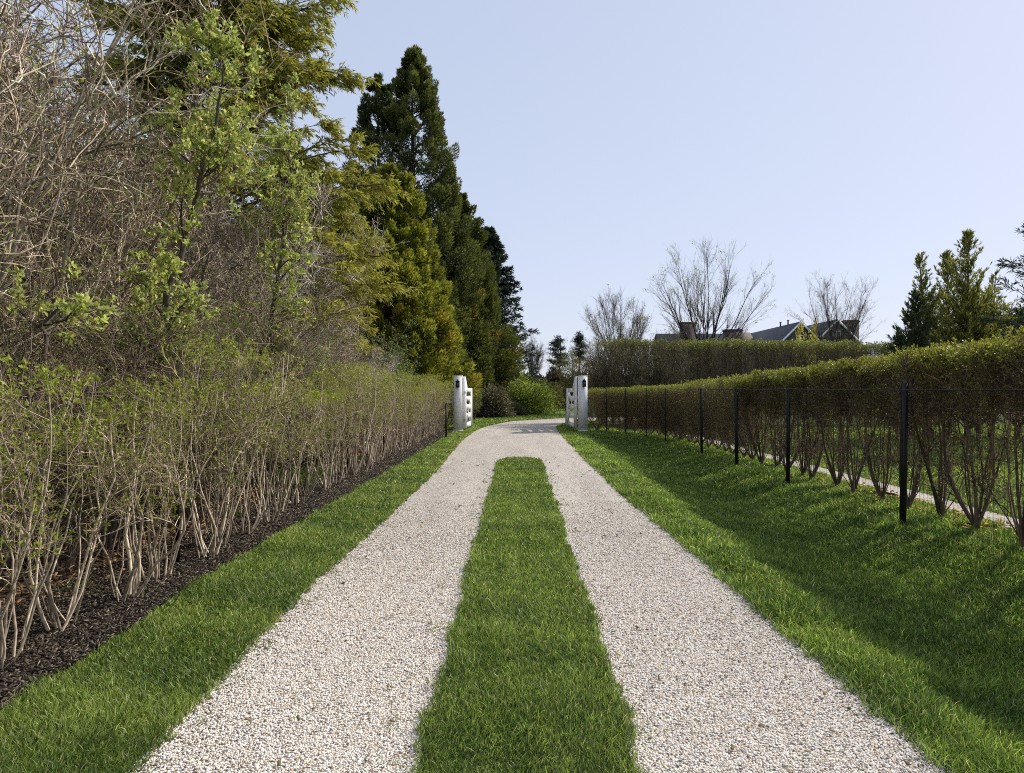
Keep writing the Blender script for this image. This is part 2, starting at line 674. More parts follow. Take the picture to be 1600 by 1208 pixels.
yy = np.linspace(-6, STRIP_END, 260)
sl_, sr_ = strip_edges(yy)
M_SOIL = mat_simple("green_soil", (0.03, 0.045, 0.014), 0.95, 0.5, 40, bump=0.8, spec=0.1)
sheet("median_soil", M_SOIL, np.stack([sl_ + 0.03, yy], 1), np.stack([sr_ - 0.03, yy], 1), 0.031)
yy = np.linspace(-6, 26.6, 300)
sheet("mulch_bed", M_MULCH, np.stack([np.full_like(yy, -3.75) + 0.12 * np.sin(yy * 1.3), yy], 1), np.stack([mulch_edge(yy), yy], 1), 0.022, 8)
yy = np.linspace(-8, 34, 120)
sheet("leaf_litter", M_LITTER, np.stack([np.full_like(yy, -22), yy], 1), np.stack([np.full_like(yy, -3.4), yy], 1), 0.008, 30)
yy = np.linspace(-4, 24, 120)
sheet("gravel_path", M_GRAVEL, np.stack([5.78 + 0.03 * np.sin(yy * 2), yy], 1), np.stack([6.28 + 0.04 * np.sin(yy * 1.3), yy], 1), 0.012, 5)

# ------------------------------------------------------------------ grass blades


def grass(name, label, rects, keep, dens, length, col_a, col_b, seed, lenj=0.38, lean=0.42, z0=0.0):
    """rects: (x0,x1,y0,y1); keep(x,y)->mask; dens(y) blades/m2; blades grow wider and sparser with distance"""
    rng = np.random.default_rng(seed)
    mb = MB()
    for (x0, x1, y0, y1) in rects:
        area = (x1 - x0) * (y1 - y0)
        n = int(area * dens((y0 + y1) / 2))
        x = x0 + (x1 - x0) * rng.random(n)
        y = y0 + (y1 - y0) * rng.random(n)
        # clumping
        cx = rng.normal(size=n) * 0.012
        x = x + cx
        k = keep(x, y)
        x, y = x[k], y[k]
        n = len(x)
        if n == 0:
            continue
        z = gz(x, y) + z0
        dist = np.maximum(np.hypot(x, y), 1.5)
        wd = np.maximum(0.0027, 0.00095 * dist) * (0.7 + 0.6 * rng.random(n))
        ln = length(x, y) * (1 + lenj * rng.normal(size=n)).clip(0.35, 1.9)
        ln = ln * (1 + 0.25 * noise2(x, y, 3.2, off=3) + 0.22 * noise2(x, y, 9.0, off=13))
        d = rng.normal(size=(n, 3)) * lean
        d[:, 0] += 0.28 * noise2(x, y, 2.6, off=5)
        d[:, 1] += 0.28 * noise2(x, y, 2.6, off=9)
        d[:, 2] = 1
        d = nrm(d)
        droop = rng.normal(size=(n, 3)) * 0.35
        droop[:, 2] = -0.25
        s = nrm(np.cross(d, rng.normal(size=(n, 3))))
        B = np.stack([x, y, z], 1)
        mid = B + d * (ln * 0.55)[:, None]
        tip = mid + nrm(d + droop) * (ln * 0.55)[:, None]
        h = (wd * 0.5)[:, None]
        v = np.stack([B - s * h, B + s * h, mid + s * h * 0.9, mid - s * h * 0.9, tip], 1)
        o = (np.arange(n) * 5)[:, None]
        t = rng.random(n)
        t = np.clip(t + 0.35 * noise2(x, y, 1.7, off=2) + 0.3 * noise2(x, y, 8.0, off=11), 0, 1)[:, None]
        c = np.array(col_a)[None] * (1 - t) + np.array(col_b)[None] * t
        dry = rng.random(n) < 0.05 + 0.07 * np.clip(noise2(x, y, 0.8, off=14), 0, 1)
        c[dry] = (0.42, 0.38, 0.22)
        c = c * np.exp(0.42 * rng.normal(size=(n, 1)).clip(-2, 2))
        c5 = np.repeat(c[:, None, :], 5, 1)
        c5[:, :2] *= 0.55  # blade bases darkened to paint the occlusion low in the turf
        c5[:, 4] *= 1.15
        vv = v.reshape(-1, 3)
        mb.v.append(vv.astype(np.float32))
        mb.f.append(np.concatenate([o + np.array([[0, 1, 2, 3]])]) + mb.n)
        mb.f.append((o + np.array([[3, 2, 4]])) + mb.n)
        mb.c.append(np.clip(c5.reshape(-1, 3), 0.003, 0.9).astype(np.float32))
        mb.n += len(vv)
    o = mb.build(name, M_GRASS)
    tag(o, label, "grass", kind="stuff")
    return o


def dens_main(y):
    return float(np.interp(y, [0, 3, 5, 8, 12, 18, 27, 45], [6000, 16500, 11500, 6800, 3900, 2200, 1100, 340]))


GA, GB = (0.060, 0.120, 0.024), (0.235, 0.320, 0.078)


def bands(x0, x1, y0, y1, st=1.0):
    a = np.arange(y0, y1, st)
    return [(x0, x1, q, min(q + st, y1)) for q in a]


def k_strip(x, y):
    l, r = strip_edges(y)
    rr = 0.022 * noise2(x, y, 14, off=4)
    return (x > l + rr) & (x < r - rr) & (y < STRIP_END + 0.02)


grass("median_grass", "rough green grass strip growing between the two gravel wheel tracks",
      bands(-0.6, 0.7, 2.2, 16.0, .6), k_strip, dens_main, lambda x, y: np.full(len(x), 0.037), GA, GB, 11, z0=0.028)


def k_left(x, y):
    e = XL(y) + 0.03 * noise2(x, y, 17, off=4) + 0.02
    return (x < e) & (x > mulch_edge(y) + 0.03 * noise2(x, y, 9, off=7))


grass("verge_grass", "bright mown grass verge between the dark mulch bed and the gravel drive",
      bands(-2.85, -1.3, 2.0, 27, .6), k_left, dens_main, lambda x, y: np.full(len(x), 0.037), GA, (0.27, 0.35, 0.085), 12)


def fence_x(y):
    return np.interp(y, [-5, 17, 21, 23, 24.5, 25.6, 26.4], [4.62, 4.58, 4.5, 4.3, 3.95, 3.4, 2.9])


def k_right(x, y):
    e = XR(y) - 0.06 + 0.03 * noise2(x, y, 17, off=6)
    return (x > e) & (x < fence_x(np.minimum(y, 26.3)) + 1.12 + 0.10 * noise2(x, y, 4)) & ((x < fence_x(np.minimum(y, 26.3)) + 0.5) | (noise2(x, y, 2.3, off=3) > -0.25))


grass("swale_grass", "long green grass in the hollow lawn between the drive and the wire fence",
      bands(1.4, 5.9, 1.6, 26.5, .6), k_right, lambda y: dens_main(y) * 0.62,
      lambda x, y: 0.040 + 0.02 * np.exp(-((x - XR(y)) / 0.18) ** 2) + 0.03 * smooth01((x - 4.1) / 0.5), GA, (0.24, 0.345, 0.07), 13, lean=0.5)


def k_back(x, y):
    return (x > 6.22 + 0.05 * noise2(x, y, 8))


grass("garden_grass", "sunny green garden lawn seen through the bare stems of the right hedge",
      bands(6.2, 24, 5, 31, 2), k_back, lambda y: float(np.interp(y, [5, 10, 20, 31], [900, 520, 230, 130])),
      lambda x, y: np.full(len(x), 0.06), (0.10, 0.17, 0.03), (0.24, 0.33, 0.06), 14)


def k_beyond(x, y):
    return ~in_poly(x, y, DRIVE_POLY)


grass("park_grass", "short lawn around the bend of the drive beyond the white gates",
      bands(-5, 4.0, 26.5, 52, 3), k_beyond, lambda y: float(np.interp(y, [26, 40, 52], [700, 330, 160])),
      lambda x, y: np.full(len(x), 0.06), (0.10, 0.17, 0.03), (0.22, 0.31, 0.06), 15)


# rough tufts on the thicket floor
def k_tuft(x, y):
    return noise2(x, y, 1.3, off=1) > 0.42


grass("woodland_grass", "scattered tufts of grass in the dry litter under the left thicket",
      bands(-6.5, -3.45, 3, 16, 1), k_tuft, lambda y: 1500, lambda x, y: np.full(len(x), 0.16), (0.035, 0.08, 0.015), (0.09, 0.13, 0.03), 16, lean=.6)

# ------------------------------------------------------------------ pebbles, mulch chips, litter
ICO = None


def ico():
    p = (1 + 5 ** .5) / 2
    v = nrm(np.array([(-1, p, 0), (1, p, 0), (-1, -p, 0), (1, -p, 0), (0, -1, p), (0, 1, p), (0, -1, -p), (0, 1, -p), (p, 0, -1), (p, 0, 1), (-p, 0, -1), (-p, 0, 1)], float))
    f = np.array([(0, 11, 5), (0, 5, 1), (0, 1, 7), (0, 7, 10), (0, 10, 11), (1, 5, 9), (5, 11, 4), (11, 10, 2), (10, 7, 6), (7, 1, 8), (3, 9, 4), (3, 4, 2), (3, 2, 6), (3, 6, 8), (3, 8, 9), (4, 9, 5), (2, 4, 11), (6, 2, 10), (8, 6, 7), (9, 8, 1)])
    return v, f


def pebbles():
    rng = np.random.default_rng(21)
    iv, if_ = ico()
    mb = MB()
    PALETTE = 0.98 * np.array([(0.84, 0.77, 0.67), (0.88, 0.825, 0.75), (0.73, 0.645, 0.53), (0.58, 0.42, 0.26), (0.36, 0.31, 0.26), (0.15, 0.13, 0.12), (0.80, 0.69, 0.54)])
    pw = np.array([.28, .27, .17, .08, .08, .04, .08])
    for (y0, y1, dn, sc) in ((2.4, 4.2, 13500, 0.80), (4.2, 6.5, 9500, 0.88), (6.5, 10, 4200, 1.0)):
        n = int((y1 - y0) * 3.7 * dn)
        x = -1.85 + 3.8 * rng.random(n)
        y = y0 + (y1 - y0) * rng.random(n)
        l, r = strip_edges(y)
        k = (x > XL(y) - 0.03) & (x < XR(y) + 0.03) & ~((x > l + 0.02) & (x < r - 0.02))
        x, y = x[k], y[k]
        n = len(x)
        kk = rng.random(n) > (y - 5.5) / 5.0
        x, y = x[kk], y[kk]
        n = len(x)
        tx = (x - XL(y)) / (XR(y) - XL(y))
        z = 0.004 + 0.018 * np.sin(np.clip(tx, 0, 1) * PI) + 0.001 + 0.003 * rng.random(n)
        s = (0.0048 + 0.0036 * rng.random((n, 1))) * sc * np.array([[1, 1, 0.62]]) * (0.75 + 0.5 * rng.random((n, 3)))
        a = rng.random(n) * 2 * PI
        ca, sa = np.cos(a), np.sin(a)
        v = iv[None] * s[:, None, :]
        v = v * (1 + 0.12 * rng.normal(size=(n, 12, 1)).clip(-1.5, 1.5))
        vx = v[..., 0] * ca[:, None] - v[..., 1] * sa[:, None] + x[:, None]
        vy = v[..., 0] * sa[:, None] + v[..., 1] * ca[:, None] + y[:, None]
        vz = v[..., 2] + z[:, None]
        c = PALETTE[rng.choice(len(PALETTE), n, p=pw)] * (1 + 0.08 * rng.normal(size=(n, 1)))
        f = (if_[None] + (np.arange(n) * 12)[:, None, None]).reshape(-1, 3)
        mb.add(np.stack([vx, vy, vz], -1).reshape(-1, 3), f, np.clip(np.repeat(c, 12, 0), 0.02, 0.9))
    tag(mb.build("drive_pebbles", M_PEBBLE, smooth=True), "pale rounded pebbles lying loose on the near part of the drive", "gravel", kind="stuff")


pebbles()


def chips(name, label, cat, n, x0, x1, y0, y1, ln, wd, th, cols, z, seed, keep=None, tilt=0.35, mat=None):
    rng = np.random.default_rng(seed)
    y = y0 + (y1 - y0) * rng.random(n) ** 1.7
    x = x0 + (x1 - x0) * rng.random(n)
    if keep is not None:
        k = keep(x, y)
        x, y = x[k], y[k]
        n = len(x)
    C = np.stack([x, y, gz(x, y) + z + 0.012 * rng.random(n)], 1)
    a = rng.random(n) * 2 * PI
    sc = 1 + 0.09 * np.maximum(y - 5, 0)
    D = nrm(np.stack([np.cos(a), np.sin(a), tilt * rng.normal(size=n)], 1))
    S = nrm(np.cross(D, np.array([[0, 0, 1.0]]) + 0.3 * rng.normal(size=(n, 3))))
    U = np.cross(S, D)
    l = (ln * (0.4 + rng.random(n)) * sc)[:, None]
    w2 = (wd * (0.5 + rng.random(n)) * sc)[:, None]
    h = th * (0.5 + rng.random((n, 1)))
    v = []
    for su, sw in ((-1, 1), (1, 1)):
        for sx, sy in ((-1, -1), (1, -0.7), (0.8, 1), (-0.9, 0.8)):
            v.append(C + D * l * sx * 0.5 + S * w2 * sy * 0.5 + U * h * su * 0.5)
    v = np.stack(v, 1)
    f0 = np.array([(0, 3, 2, 1), (4, 5, 6, 7), (0, 1, 5, 4), (1, 2, 6, 5), (2, 3, 7, 6), (3, 0, 4, 7)])
    f = (f0[None] + (np.arange(n) * 8)[:, None, None]).reshape(-1, 4)
    cols = np.array(cols)
    c = cols[rng.integers(0, len(cols), n)] * (1 + 0.3 * rng.normal(size=(n, 1)).clip(-2, 2))
    mb = MB()
    mb.add(v.reshape(-1, 3), f, np.clip(np.repeat(c, 8, 0), 0.004, 0.8))
    tag(mb.build(name, mat or M_CHIPS), label, cat, kind="stuff")


chips("mulch_chips", "dark shredded bark chips on the bed under the left hedge", "mulch", 75000, -3.75, -2.5, 2.5, 26.5, 0.034, 0.009, 0.003,
      [(0.055, 0.042, 0.030), (0.03, 0.023, 0.016), (0.11, 0.088, 0.064), (0.07, 0.053, 0.037), (0.04, 0.03, 0.021), (0.2, 0.165, 0.12)], 0.03, 31, keep=lambda x, y: x < mulch_edge(y) + 0.02)
chips("dead_leaves", "dry tan leaves and straw under the left thicket", "leaf litter", 42000, -8.5, -3.45, 2.5, 28, 0.075, 0.02, 0.002,
      [(0.30, 0.20, 0.11), (0.20, 0.13, 0.075), (0.40, 0.31, 0.20), (0.26, 0.13, 0.06), (0.12, 0.08, 0.05)], 0.02, 32, tilt=0.6)
chips("fallen_leaves", "yellow and orange dead leaves along the foot of the right hedge", "leaf litter", 800, 5.1, 5.9, 4, 12, 0.045, 0.03, 0.002,
      [(0.55, 0.32, 0.04), (0.45, 0.20, 0.04), (0.5, 0.42, 0.08), (0.25, 0.16, 0.06)], 0.035, 33, tilt=0.5)

def k_drive(x, y):
    l, r_ = strip_edges(y)
    return (x > XL(y) + .05) & (x < XR(y) - .05) & ~((x > l - .02) & (x < r_ + .02))


chips("stray_leaves", "few small dry leaves and twigs blown onto the gravel tracks", "leaf litter", 420, -1.7, 1.8, 2.6, 16, 0.03, 0.012, 0.002,
      [(0.22, 0.15, 0.08), (0.12, 0.09, 0.05), (0.35, 0.27, 0.14), (0.12, 0.16, 0.05)], 0.03, 34, keep=k_drive, tilt=0.3)


def k_creep(x, y):
    l, r_ = strip_edges(y)
    near = np.minimum(np.abs(x - l), np.abs(x - r_)) < 0.16
    near |= (np.abs(x - XL(y)) < 0.15) & (x > XL(y))
    return near & (noise2(x, y, 12, off=8) > 0.50)


grass("creeping_grass", "sparse grass sprigs straying from the edges into the gravel", bands(-1.9, 0.9, 2.4, 14, .6), k_creep, lambda y: dens_main(y) * 0.13,
      lambda x, y: np.full(len(x), 0.035), (0.08, 0.13, 0.03), (0.28, 0.33, 0.09), 17, lean=1.1, z0=0.02)

# ------------------------------------------------------------------ hedges


def hedge_meshes(seed, H, hx, hy, nst, bare, n1, n2, nleaf, lsize, stemr, bark, leafa, leafb, lean=0.9, topbias=0.0, scatter=0.0, cull=0.25, low=0, k=4, wander=0.07, leafz=0.35, trunk=True, stem_light=1.0):
    """one hedge shrub: vase of stems from the ground, dense clipped twiggy head, small leaves"""
    rng = np.random.default_rng(seed)
    mb = MB()
    lf = MB()
    bark = np.array(bark)
    base_h = 0.12 if trunk else 0.0
    a = np.arange(nst) * 2 * PI / nst + rng.normal(size=nst) * 0.4
    if trunk:
        tp = grow(rng, np.array([[0, 0, -0.05]]), np.array([[0.1, 0, 1.0]]), np.array([base_h + .08]), 3, 0.05, 0.1)
        tubes(mb, tp, taper(np.array([stemr * 2.3]), 4, 0.8), 7, bark * 0.8)
    P0 = np.stack([np.cos(a) * 0.03, np.sin(a) * 0.03, np.full(nst, base_h - 0.03)], 1)
    ln = lean * (0.45 + 0.8 * rng.random(nst))
    P0[:, 0] += scatter * 0.5 * rng.normal(size=nst)
    P0[:, 1] += scatter * rng.normal(size=nst)
    D0 = np.stack([np.cos(a) * ln * hx / 0.5, np.sin(a) * ln * hy / 0.4, np.full(nst, 0.85)], 1)
    L = np.full(nst, H * 1.04) * (0.95 + 0.15 * rng.random(nst))
    s0 = grow(rng, P0, D0, L, 9, wander, 0.28)
    # keep the stems inside the clipped box
    s0[..., 0] = np.clip(s0[..., 0], -hx * .92, hx * .92)
    s0[..., 2] = np.minimum(s0[..., 2], H - 0.02)
    r0 = taper(stemr * (0.4 + 1.1 * rng.random(nst) ** 1.6), 10, 0.28)
    tubes(mb, s0, r0, 5, bark * stem_light, 0.15, rng)
    P, D, r, t, _ = child(rng, s0, r0, n1, bare, 1.0, 0.75, 0.25, 0.72)
    if low:
        a_ = child(rng, s0, r0, low, 0.08, bare, 0.5, 0.2)
        P, D, r, t = np.concatenate([P, a_[0]]), np.concatenate([D, a_[1]]), np.concatenate([r, a_[2]]), np.concatenate([t, a_[3]])
    L1 = (0.22 + 0.28 * rng.random(len(P))) * H / 1.9
    s1 = grow(rng, P, D, L1, 4, 0.22, 0.10)
    r1 = taper(np.minimum(r * 0.6, 0.0055), 5, 0.4)
    ok = inside(s1[:, -1], H, hx, hy, rng)
    q = s1[:, 2]
    nz = np.sin(q[:, 0] * 9 + seed) * np.sin(q[:, 1] * 11 + seed * 2.3) + np.sin(q[:, 2] * 10 + seed * 1.7 + q[:, 1] * 5)
    ok &= ~((nz > 1.5 - 3.0 * cull) & (q[:, 2] < H * 0.90) & (rng.random(len(q)) < 0.8))
    s1, r1, t1 = s1[ok], r1[ok], t[ok]
    tubes(mb, s1, r1, 3, bark * 0.9, 0.2, rng)
    P, D, r, t, ix = child(rng, s1, r1, n2, 0.15, 1.0, 0.75, 0.35)
    L2 = (0.07 + 0.14 * rng.random(len(P))) * (H / 1.9) ** 0.5
    s2 = grow(rng, P, D, L2, 2, 0.25, 0.06)
    r2 = taper(np.minimum(r * 0.7, 0.0032), 3, 0.5)
    ok = inside(s2[:, -1], H, hx, hy, rng)
    s2, r2 = s2[ok], r2[ok]
    tubes(mb, s2, r2, 3, bark * np.array([1.05, .92, .85]), 0.25, rng)
    # leaves
    if len(s2):
        m = int(nleaf)
        i = rng.integers(0, len(s2), m)
        f = rng.random((m, 1))
        Pl = s2[i, 1] * (1 - f) + s2[i, 2] * f + rng.normal(size=(m, 3)) * 0.008
        Dl = nrm(s2[i, 2] - s2[i, 1]) + rng.normal(size=(m, 3)) * 0.7
        Dl[:, 2] += 0.3
        # more leaves near the clipped surfaces and the top
        topw = smooth01((Pl[:, 2] / H - 0.85) / 0.13)
        keep = rng.random(m) < np.clip(leafz + (1 - leafz) * topw, 0.05, 1) * np.where(Pl[:, 2] > H * (0.25 + 0.3 * topbias), 1, 0.35)
        Pl, Dl = Pl[keep], Dl[keep]
        tcol = rng.random((len(Pl), 1)) * 0.7 + 0.3 * np.clip(Pl[:, 2:3] / H, 0, 1) ** 3  # face leaves darkened as the shadowed side, top leaves brightened
        c = np.array(leafa) * (1 - tcol) + np.array(leafb) * tcol
        leaves(lf, rng, Pl, Dl, lsize, lsize * 0.55, c, 0.2)
    return mb, lf


def inside(p, H, hx, hy, rng):
    n = len(p)
    return (np.abs(p[:, 0]) < hx + 0.03 + 0.035 * rng.random(n)) & (np.abs(p[:, 1]) < hy * 1.6) & (p[:, 2] < H + 0.03 * rng.random(n)) & (p[:, 2] > 0.05)


def hedge(name, label, variants, spots, hedge_mat=M_HEDGE, pname="hedge_shrub"):
    """spots: (x,y,rz,scale xyz, variant)"""
    root = empty(name, (spots[0][0], spots[0][1], 0))
    tag(root, label, "hedge")
    ms = []
    for st, lf in variants:
        ms.append((st.mesh(pname, M_BARK, True), lf.mesh("leaves", hedge_mat)))
    for (x, y, rz, sc, v) in spots:
        s, l = ms[v % len(ms)]
        o = bpy.data.objects.new(pname, s)
        COL.objects.link(o)
        o.parent = root
        o.location = (x - spots[0][0], y - spots[0][1], float(gz(x, y)))
        o.rotation_euler = (0, 0, rz)
        o.scale = sc
        q = bpy.data.objects.new("leaves", l)
        COL.objects.link(q)
        q.parent = o
    return root


rg = np.random.default_rng(77)
BARK_TAN = (0.40, 0.33, 0.245)
BARK_DARK = (0.13, 0.095, 0.065)
# right hedge: vase stems, twiggy reddish-tan head, yellow-green tips
RVD = [hedge_meshes(160 + i, 1.9, 0.54, 0.46, 12, 0.06, 60, 11, 15000, 0.032, 0.010, (0.20, 0.14, 0.10), (0.07, 0.10, 0.016), (0.32, 0.36, 0.05), topbias=0.1, leafz=0.16, cull=0.08) for i in range(2)]
RV = [hedge_meshes(110 + i, 1.9, 0.54, 0.46, 12 + i % 3, 0.47, 54, 15, 30000, 0.028, 0.0150, (0.175, 0.125, 0.09), (0.06, 0.085, 0.016), (0.29, 0.30, 0.05), topbias=0.6, leafz=0.115, wander=0.10, lean=0.48, cull=0.42, low=4, stem_light=0.8) for i in range(5)]


def hedge_h(y):
    return float(np.interp(y, [0, 7, 14, 21, 26], [2.32, 2.17, 1.95, 1.78, 1.62]))


spots = []
HP = np.array([(5.24, 0.4), (5.20, 17), (5.12, 20.5), (4.85, 23), (4.35, 25.0), (3.65, 26.2), (2.95, 26.75)])
hd = np.concatenate([[0], np.cumsum(np.linalg.norm(np.diff(HP, axis=0), axis=1))])
q = 0.0
k = 0
while q < hd[-1]:
    x, y = np.interp(q, hd, HP[:, 0]), np.interp(q, hd, HP[:, 1])
    x2, y2 = np.interp(q + .4, hd, HP[:, 0]), np.interp(q + .4, hd, HP[:, 1])
    x1, y1 = np.interp(q - .4, hd, HP[:, 0]), np.interp(q - .4, hd, HP[:, 1])
    hh = hedge_h(y) + 0.03 * rg.normal()
    rz = math.atan2(-(x2 - x1), y2 - y1) + (PI if rg.random() < 0.5 else 0)
    spots.append((float(x) + 0.03 * rg.normal(), float(y), rz, (1.0 + 0.05 * rg.normal() if y < 24 else 0.85, 1.0 + 0.08 * rg.normal(), hh / 1.9), (k * 3 + k // 5) % 5 if y < 15.5 else 5 + k % 2))
    q += (0.66 if y < 21 else 0.5) + 0.07 * rg.normal()
    k += 1
hedge("privet_hedge", "long clipped hedge with bare vase-shaped stems behind the black wire fence", RV + RVD, spots)

# left hedge: pale many-stemmed shrubs, sparse small leaves, untrimmed twigs
LV = [hedge_meshes(200 + i, 1.78, 0.50, 0.48, 12, 0.32, 18, 8, 5600, 0.027, 0.0100, BARK_TAN, (0.10, 0.15, 0.02), (0.34, 0.38, 0.05), topbias=0.5, leafz=0.30, wander=0.17, trunk=False, stem_light=1.0, lean=0.45, cull=0.42, scatter=0.05) for i in range(8)]
spots = []
y = 1.4
k = 0
while y < 26.0:
    x = float(np.interp(y, [0, 4, 12, 22, 26], [-3.02, -3.08, -3.14, -3.02, -2.93]))
    s = 1.0 + 0.10 * rg.normal()
    rz = (PI if rg.random() < 0.5 else 0) + 0.15 * rg.normal()
    spots.append((x + 0.05 * rg.normal(), y, rz, (1.0, 1.05, s * (1.0 if y > 8 else 1.05)), k * 5 + k // 6))
    y += 0.64 + 0.13 * rg.normal()
    k += 1
hedge("twiggy_hedge", "straggly leafing hedge with pale bare stems rising from the dark mulch bed", LV, spots)

# short clipped hedge stub behind the left gate
LV2 = [hedge_meshes(230 + i, 1.6, 0.5, 0.42, 8, 0.15, 30, 8, 6500, 0.035, 0.011, BARK_DARK, (0.08, 0.13, 0.02), (0.26, 0.34, 0.05), topbias=0.1, leafz=0.5, cull=0.05) for i in range(2)]
spots = [(-3.0 + 0.075 * i, 28.0 + i * 0.72, 0, (0.9, 1, 1.03), i) for i in range(11)]
hedge("short_hedge", "short dense green hedge just behind the left white gate", LV2, spots)

# tall hedge across the garden behind
TV = [hedge_meshes(250 + i, 3.8, 0.65, 0.62, 16, 0.08, 60, 11, 26000, 0.065, 0.018, (0.19, 0.145, 0.10), (0.06, 0.08, 0.02), (0.25, 0.29, 0.06), topbias=0.3, leafz=0.07, cull=0.05, low=26, wander=0.05, lean=0.45) for i in range(4)]
spots = []
x = 4.4
k = 0
while x < 18.6:
    spots.append((x, 31.3 + 0.05 * rg.normal(), PI / 2 + (PI if k % 2 else 0), (1, 1, float(np.interp(x, [4, 18], [1.03, 0.99])) * (1 + 0.012 * rg.normal())), k * 3))
    x += 0.72 + 0.05 * rg.normal()
    k += 1
hedge("tall_hedge", "tall dark clipped hedge standing across the garden in front of the house", TV, spots)
spots = []
for i in range(26):
    spots.append((18.9 + 0.32 * i, 31.3 + 0.62 * i, PI / 4, (1, 1, 0.92 + 0.01 * rg.normal()), i))
hedge("boundary_hedge", "dusky hedge running back into the garden beyond the end of the tall hedge", TV[:2], spots)

# ------------------------------------------------------------------ bare shrubs of the thicket


def bare_shrub(seed, H, nst, n1, n2, n3, spread, stemr, bark, wander=0.09, arch=0.0, leafn=0, leafc=((0.06, 0.12, 0.02), (0.2, 0.28, 0.04)), lsize=0.03, l1=0.32, k0=6, ang=0.6, up=0.05, tw=0.004, t0=0.15):
    rng = np.random.default_rng(seed)
    mb, lf = MB(), MB()
    bark = np.array(bark)
    a = rng.random(nst) * 2 * PI
    rr = 0.25 * rng.random(nst) ** .5 * spread
    P0 = np.stack([np.cos(a) * rr, np.sin(a) * rr, np.full(nst, -0.05)], 1)
    D0 = np.stack([np.cos(a) * spread * (0.2 + rng.random(nst)) * .6, np.sin(a) * spread * (0.2 + rng.random(nst)) * .6, np.ones(nst)], 1)
    L = H * (0.7 + 0.4 * rng.random(nst))
    s0 = grow(rng, P0, D0, L, 12, wander, up, arch)
    r0 = taper(stemr * (0.5 + 0.8 * rng.random(nst)), 13, 0.16)
    tubes(mb, s0, r0, k0, bark, 0.18, rng)
    P, D, r, t, _ = child(rng, s0, r0, n1, t0, 1.0, ang, 0.3)
    L1 = H * l1 * (0.4 + 0.8 * rng.random(len(P))) * (1.15 - 0.6 * t)
    s1 = grow(rng, P, D, L1, 7, wander * 1.6, up + 0.02, arch * 1.2)
    r1 = taper(np.clip(r * 0.6, tw * 1.2, 0.03), 8, 0.3)
    tubes(mb, s1, r1, 4, bark, 0.22, rng)
    P, D, r, t, _ = child(rng, s1, r1, n2, 0.1, 1.0, 0.6, 0.35)
    L2 = (0.25 + 0.45 * rng.random(len(P))) * (H / 5) ** .6
    s2 = grow(rng, P, D, L2, 4, wander * 2.2, 0.03, arch)
    r2 = taper(np.clip(r * 0.6, tw * 0.8, 0.008), 5, 0.4)
    tubes(mb, s2, r2, 3, bark * np.array([1.04, 0.97, 0.93]), 0.25, rng)
    last = s2
    if n3:
        P, D, r, t, _ = child(rng, s2, r2, n3, 0.1, 1.0, 0.8, 0.35)
        L3 = (0.08 + 0.2 * rng.random(len(P))) * (H / 5) ** .5
        s3 = grow(rng, P, D, L3, 2, 0.25, 0.03)
        r3 = taper(np.clip(r * 0.6, tw * 0.6, 0.004), 3, 0.5)
        tubes(mb, s3, r3, 3, bark * np.array([1.05, 0.95, 0.9]), 0.25, rng)
        last = s3
    if leafn:
        i = rng.integers(0, len(last), leafn)
        f = rng.random((leafn, 1))
        Pl = last[i, -2] * (1 - f) + last[i, -1] * f + rng.normal(size=(leafn, 3)) * 0.01
        Dl = nrm(last[i, -1] - last[i, -2]) + 0.8 * rng.normal(size=(leafn, 3))
        tc = rng.random((leafn, 1))
        c = np.array(leafc[0]) * (1 - tc) + np.array(leafc[1]) * tc
        leaves(lf, rng, Pl, Dl, lsize, lsize * 0.5, c, 0.2)
    return mb, lf


def place_kind(name, cat, meshes, spots, leafmat=M_LEAF, group=None, wood="branches", leafname="leaves"):
    """spots: (x, y, rz, (sx,sy,sz), variant, label)"""
    for (x, y, rz, sc, v, label) in spots:
        s, l = meshes[v % len(meshes)]
        r = empty(name, (x, y, float(gz(x, y)) - 0.01), rz, sc)
        tag(r, label, cat, group)
        link(wood, s, r)
        if l is not None:
            link(leafname, l, r)


def mk(pairs, leafmat=M_LEAF, wood="branches", leafname="leaves"):
    out = []
    for st, lf in pairs:
        out.append((st.mesh(wood, M_BARK, True), lf.mesh(leafname, leafmat) if lf.n else None))
    return out


GREY = (0.43, 0.365, 0.27)
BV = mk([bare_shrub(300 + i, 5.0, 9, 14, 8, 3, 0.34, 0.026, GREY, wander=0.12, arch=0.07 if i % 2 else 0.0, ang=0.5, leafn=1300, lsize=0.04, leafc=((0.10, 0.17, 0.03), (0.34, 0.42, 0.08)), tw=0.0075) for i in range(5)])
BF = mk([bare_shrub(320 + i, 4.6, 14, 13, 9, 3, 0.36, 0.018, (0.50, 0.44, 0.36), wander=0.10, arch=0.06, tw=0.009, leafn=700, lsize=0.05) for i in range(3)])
BVM = mk([bare_shrub(305 + i, 5.0, 10, 14, 8, 3, 0.34, 0.026, (0.24, 0.20, 0.15), wander=0.12, ang=0.5, leafn=2600, lsize=0.04, tw=0.0085, leafc=((0.08, 0.14, 0.025), (0.28, 0.35, 0.07))) for i in range(3)])  # bark darkened to paint the shade deeper inside the thicket
BVD = mk([bare_shrub(310 + i, 5.0, 10, 14, 8, 3, 0.4, 0.03, (0.075, 0.06, 0.045), wander=0.12, ang=0.5, leafn=1500, lsize=0.05, tw=0.011, leafc=((0.04, 0.07, 0.015), (0.14, 0.18, 0.04))) for i in range(3)])  # darkest copy: black voids at the back painted into bark and leaves
L_NEAR = "tangled bare grey shrub towering in the foreground of the left thicket"
L_MID = "bare grey shrub in the middle of the left thicket, behind the twiggy hedge"
L_BACK = "bare shrub with shade painted into its bark at the back of the left thicket, against the evergreens"
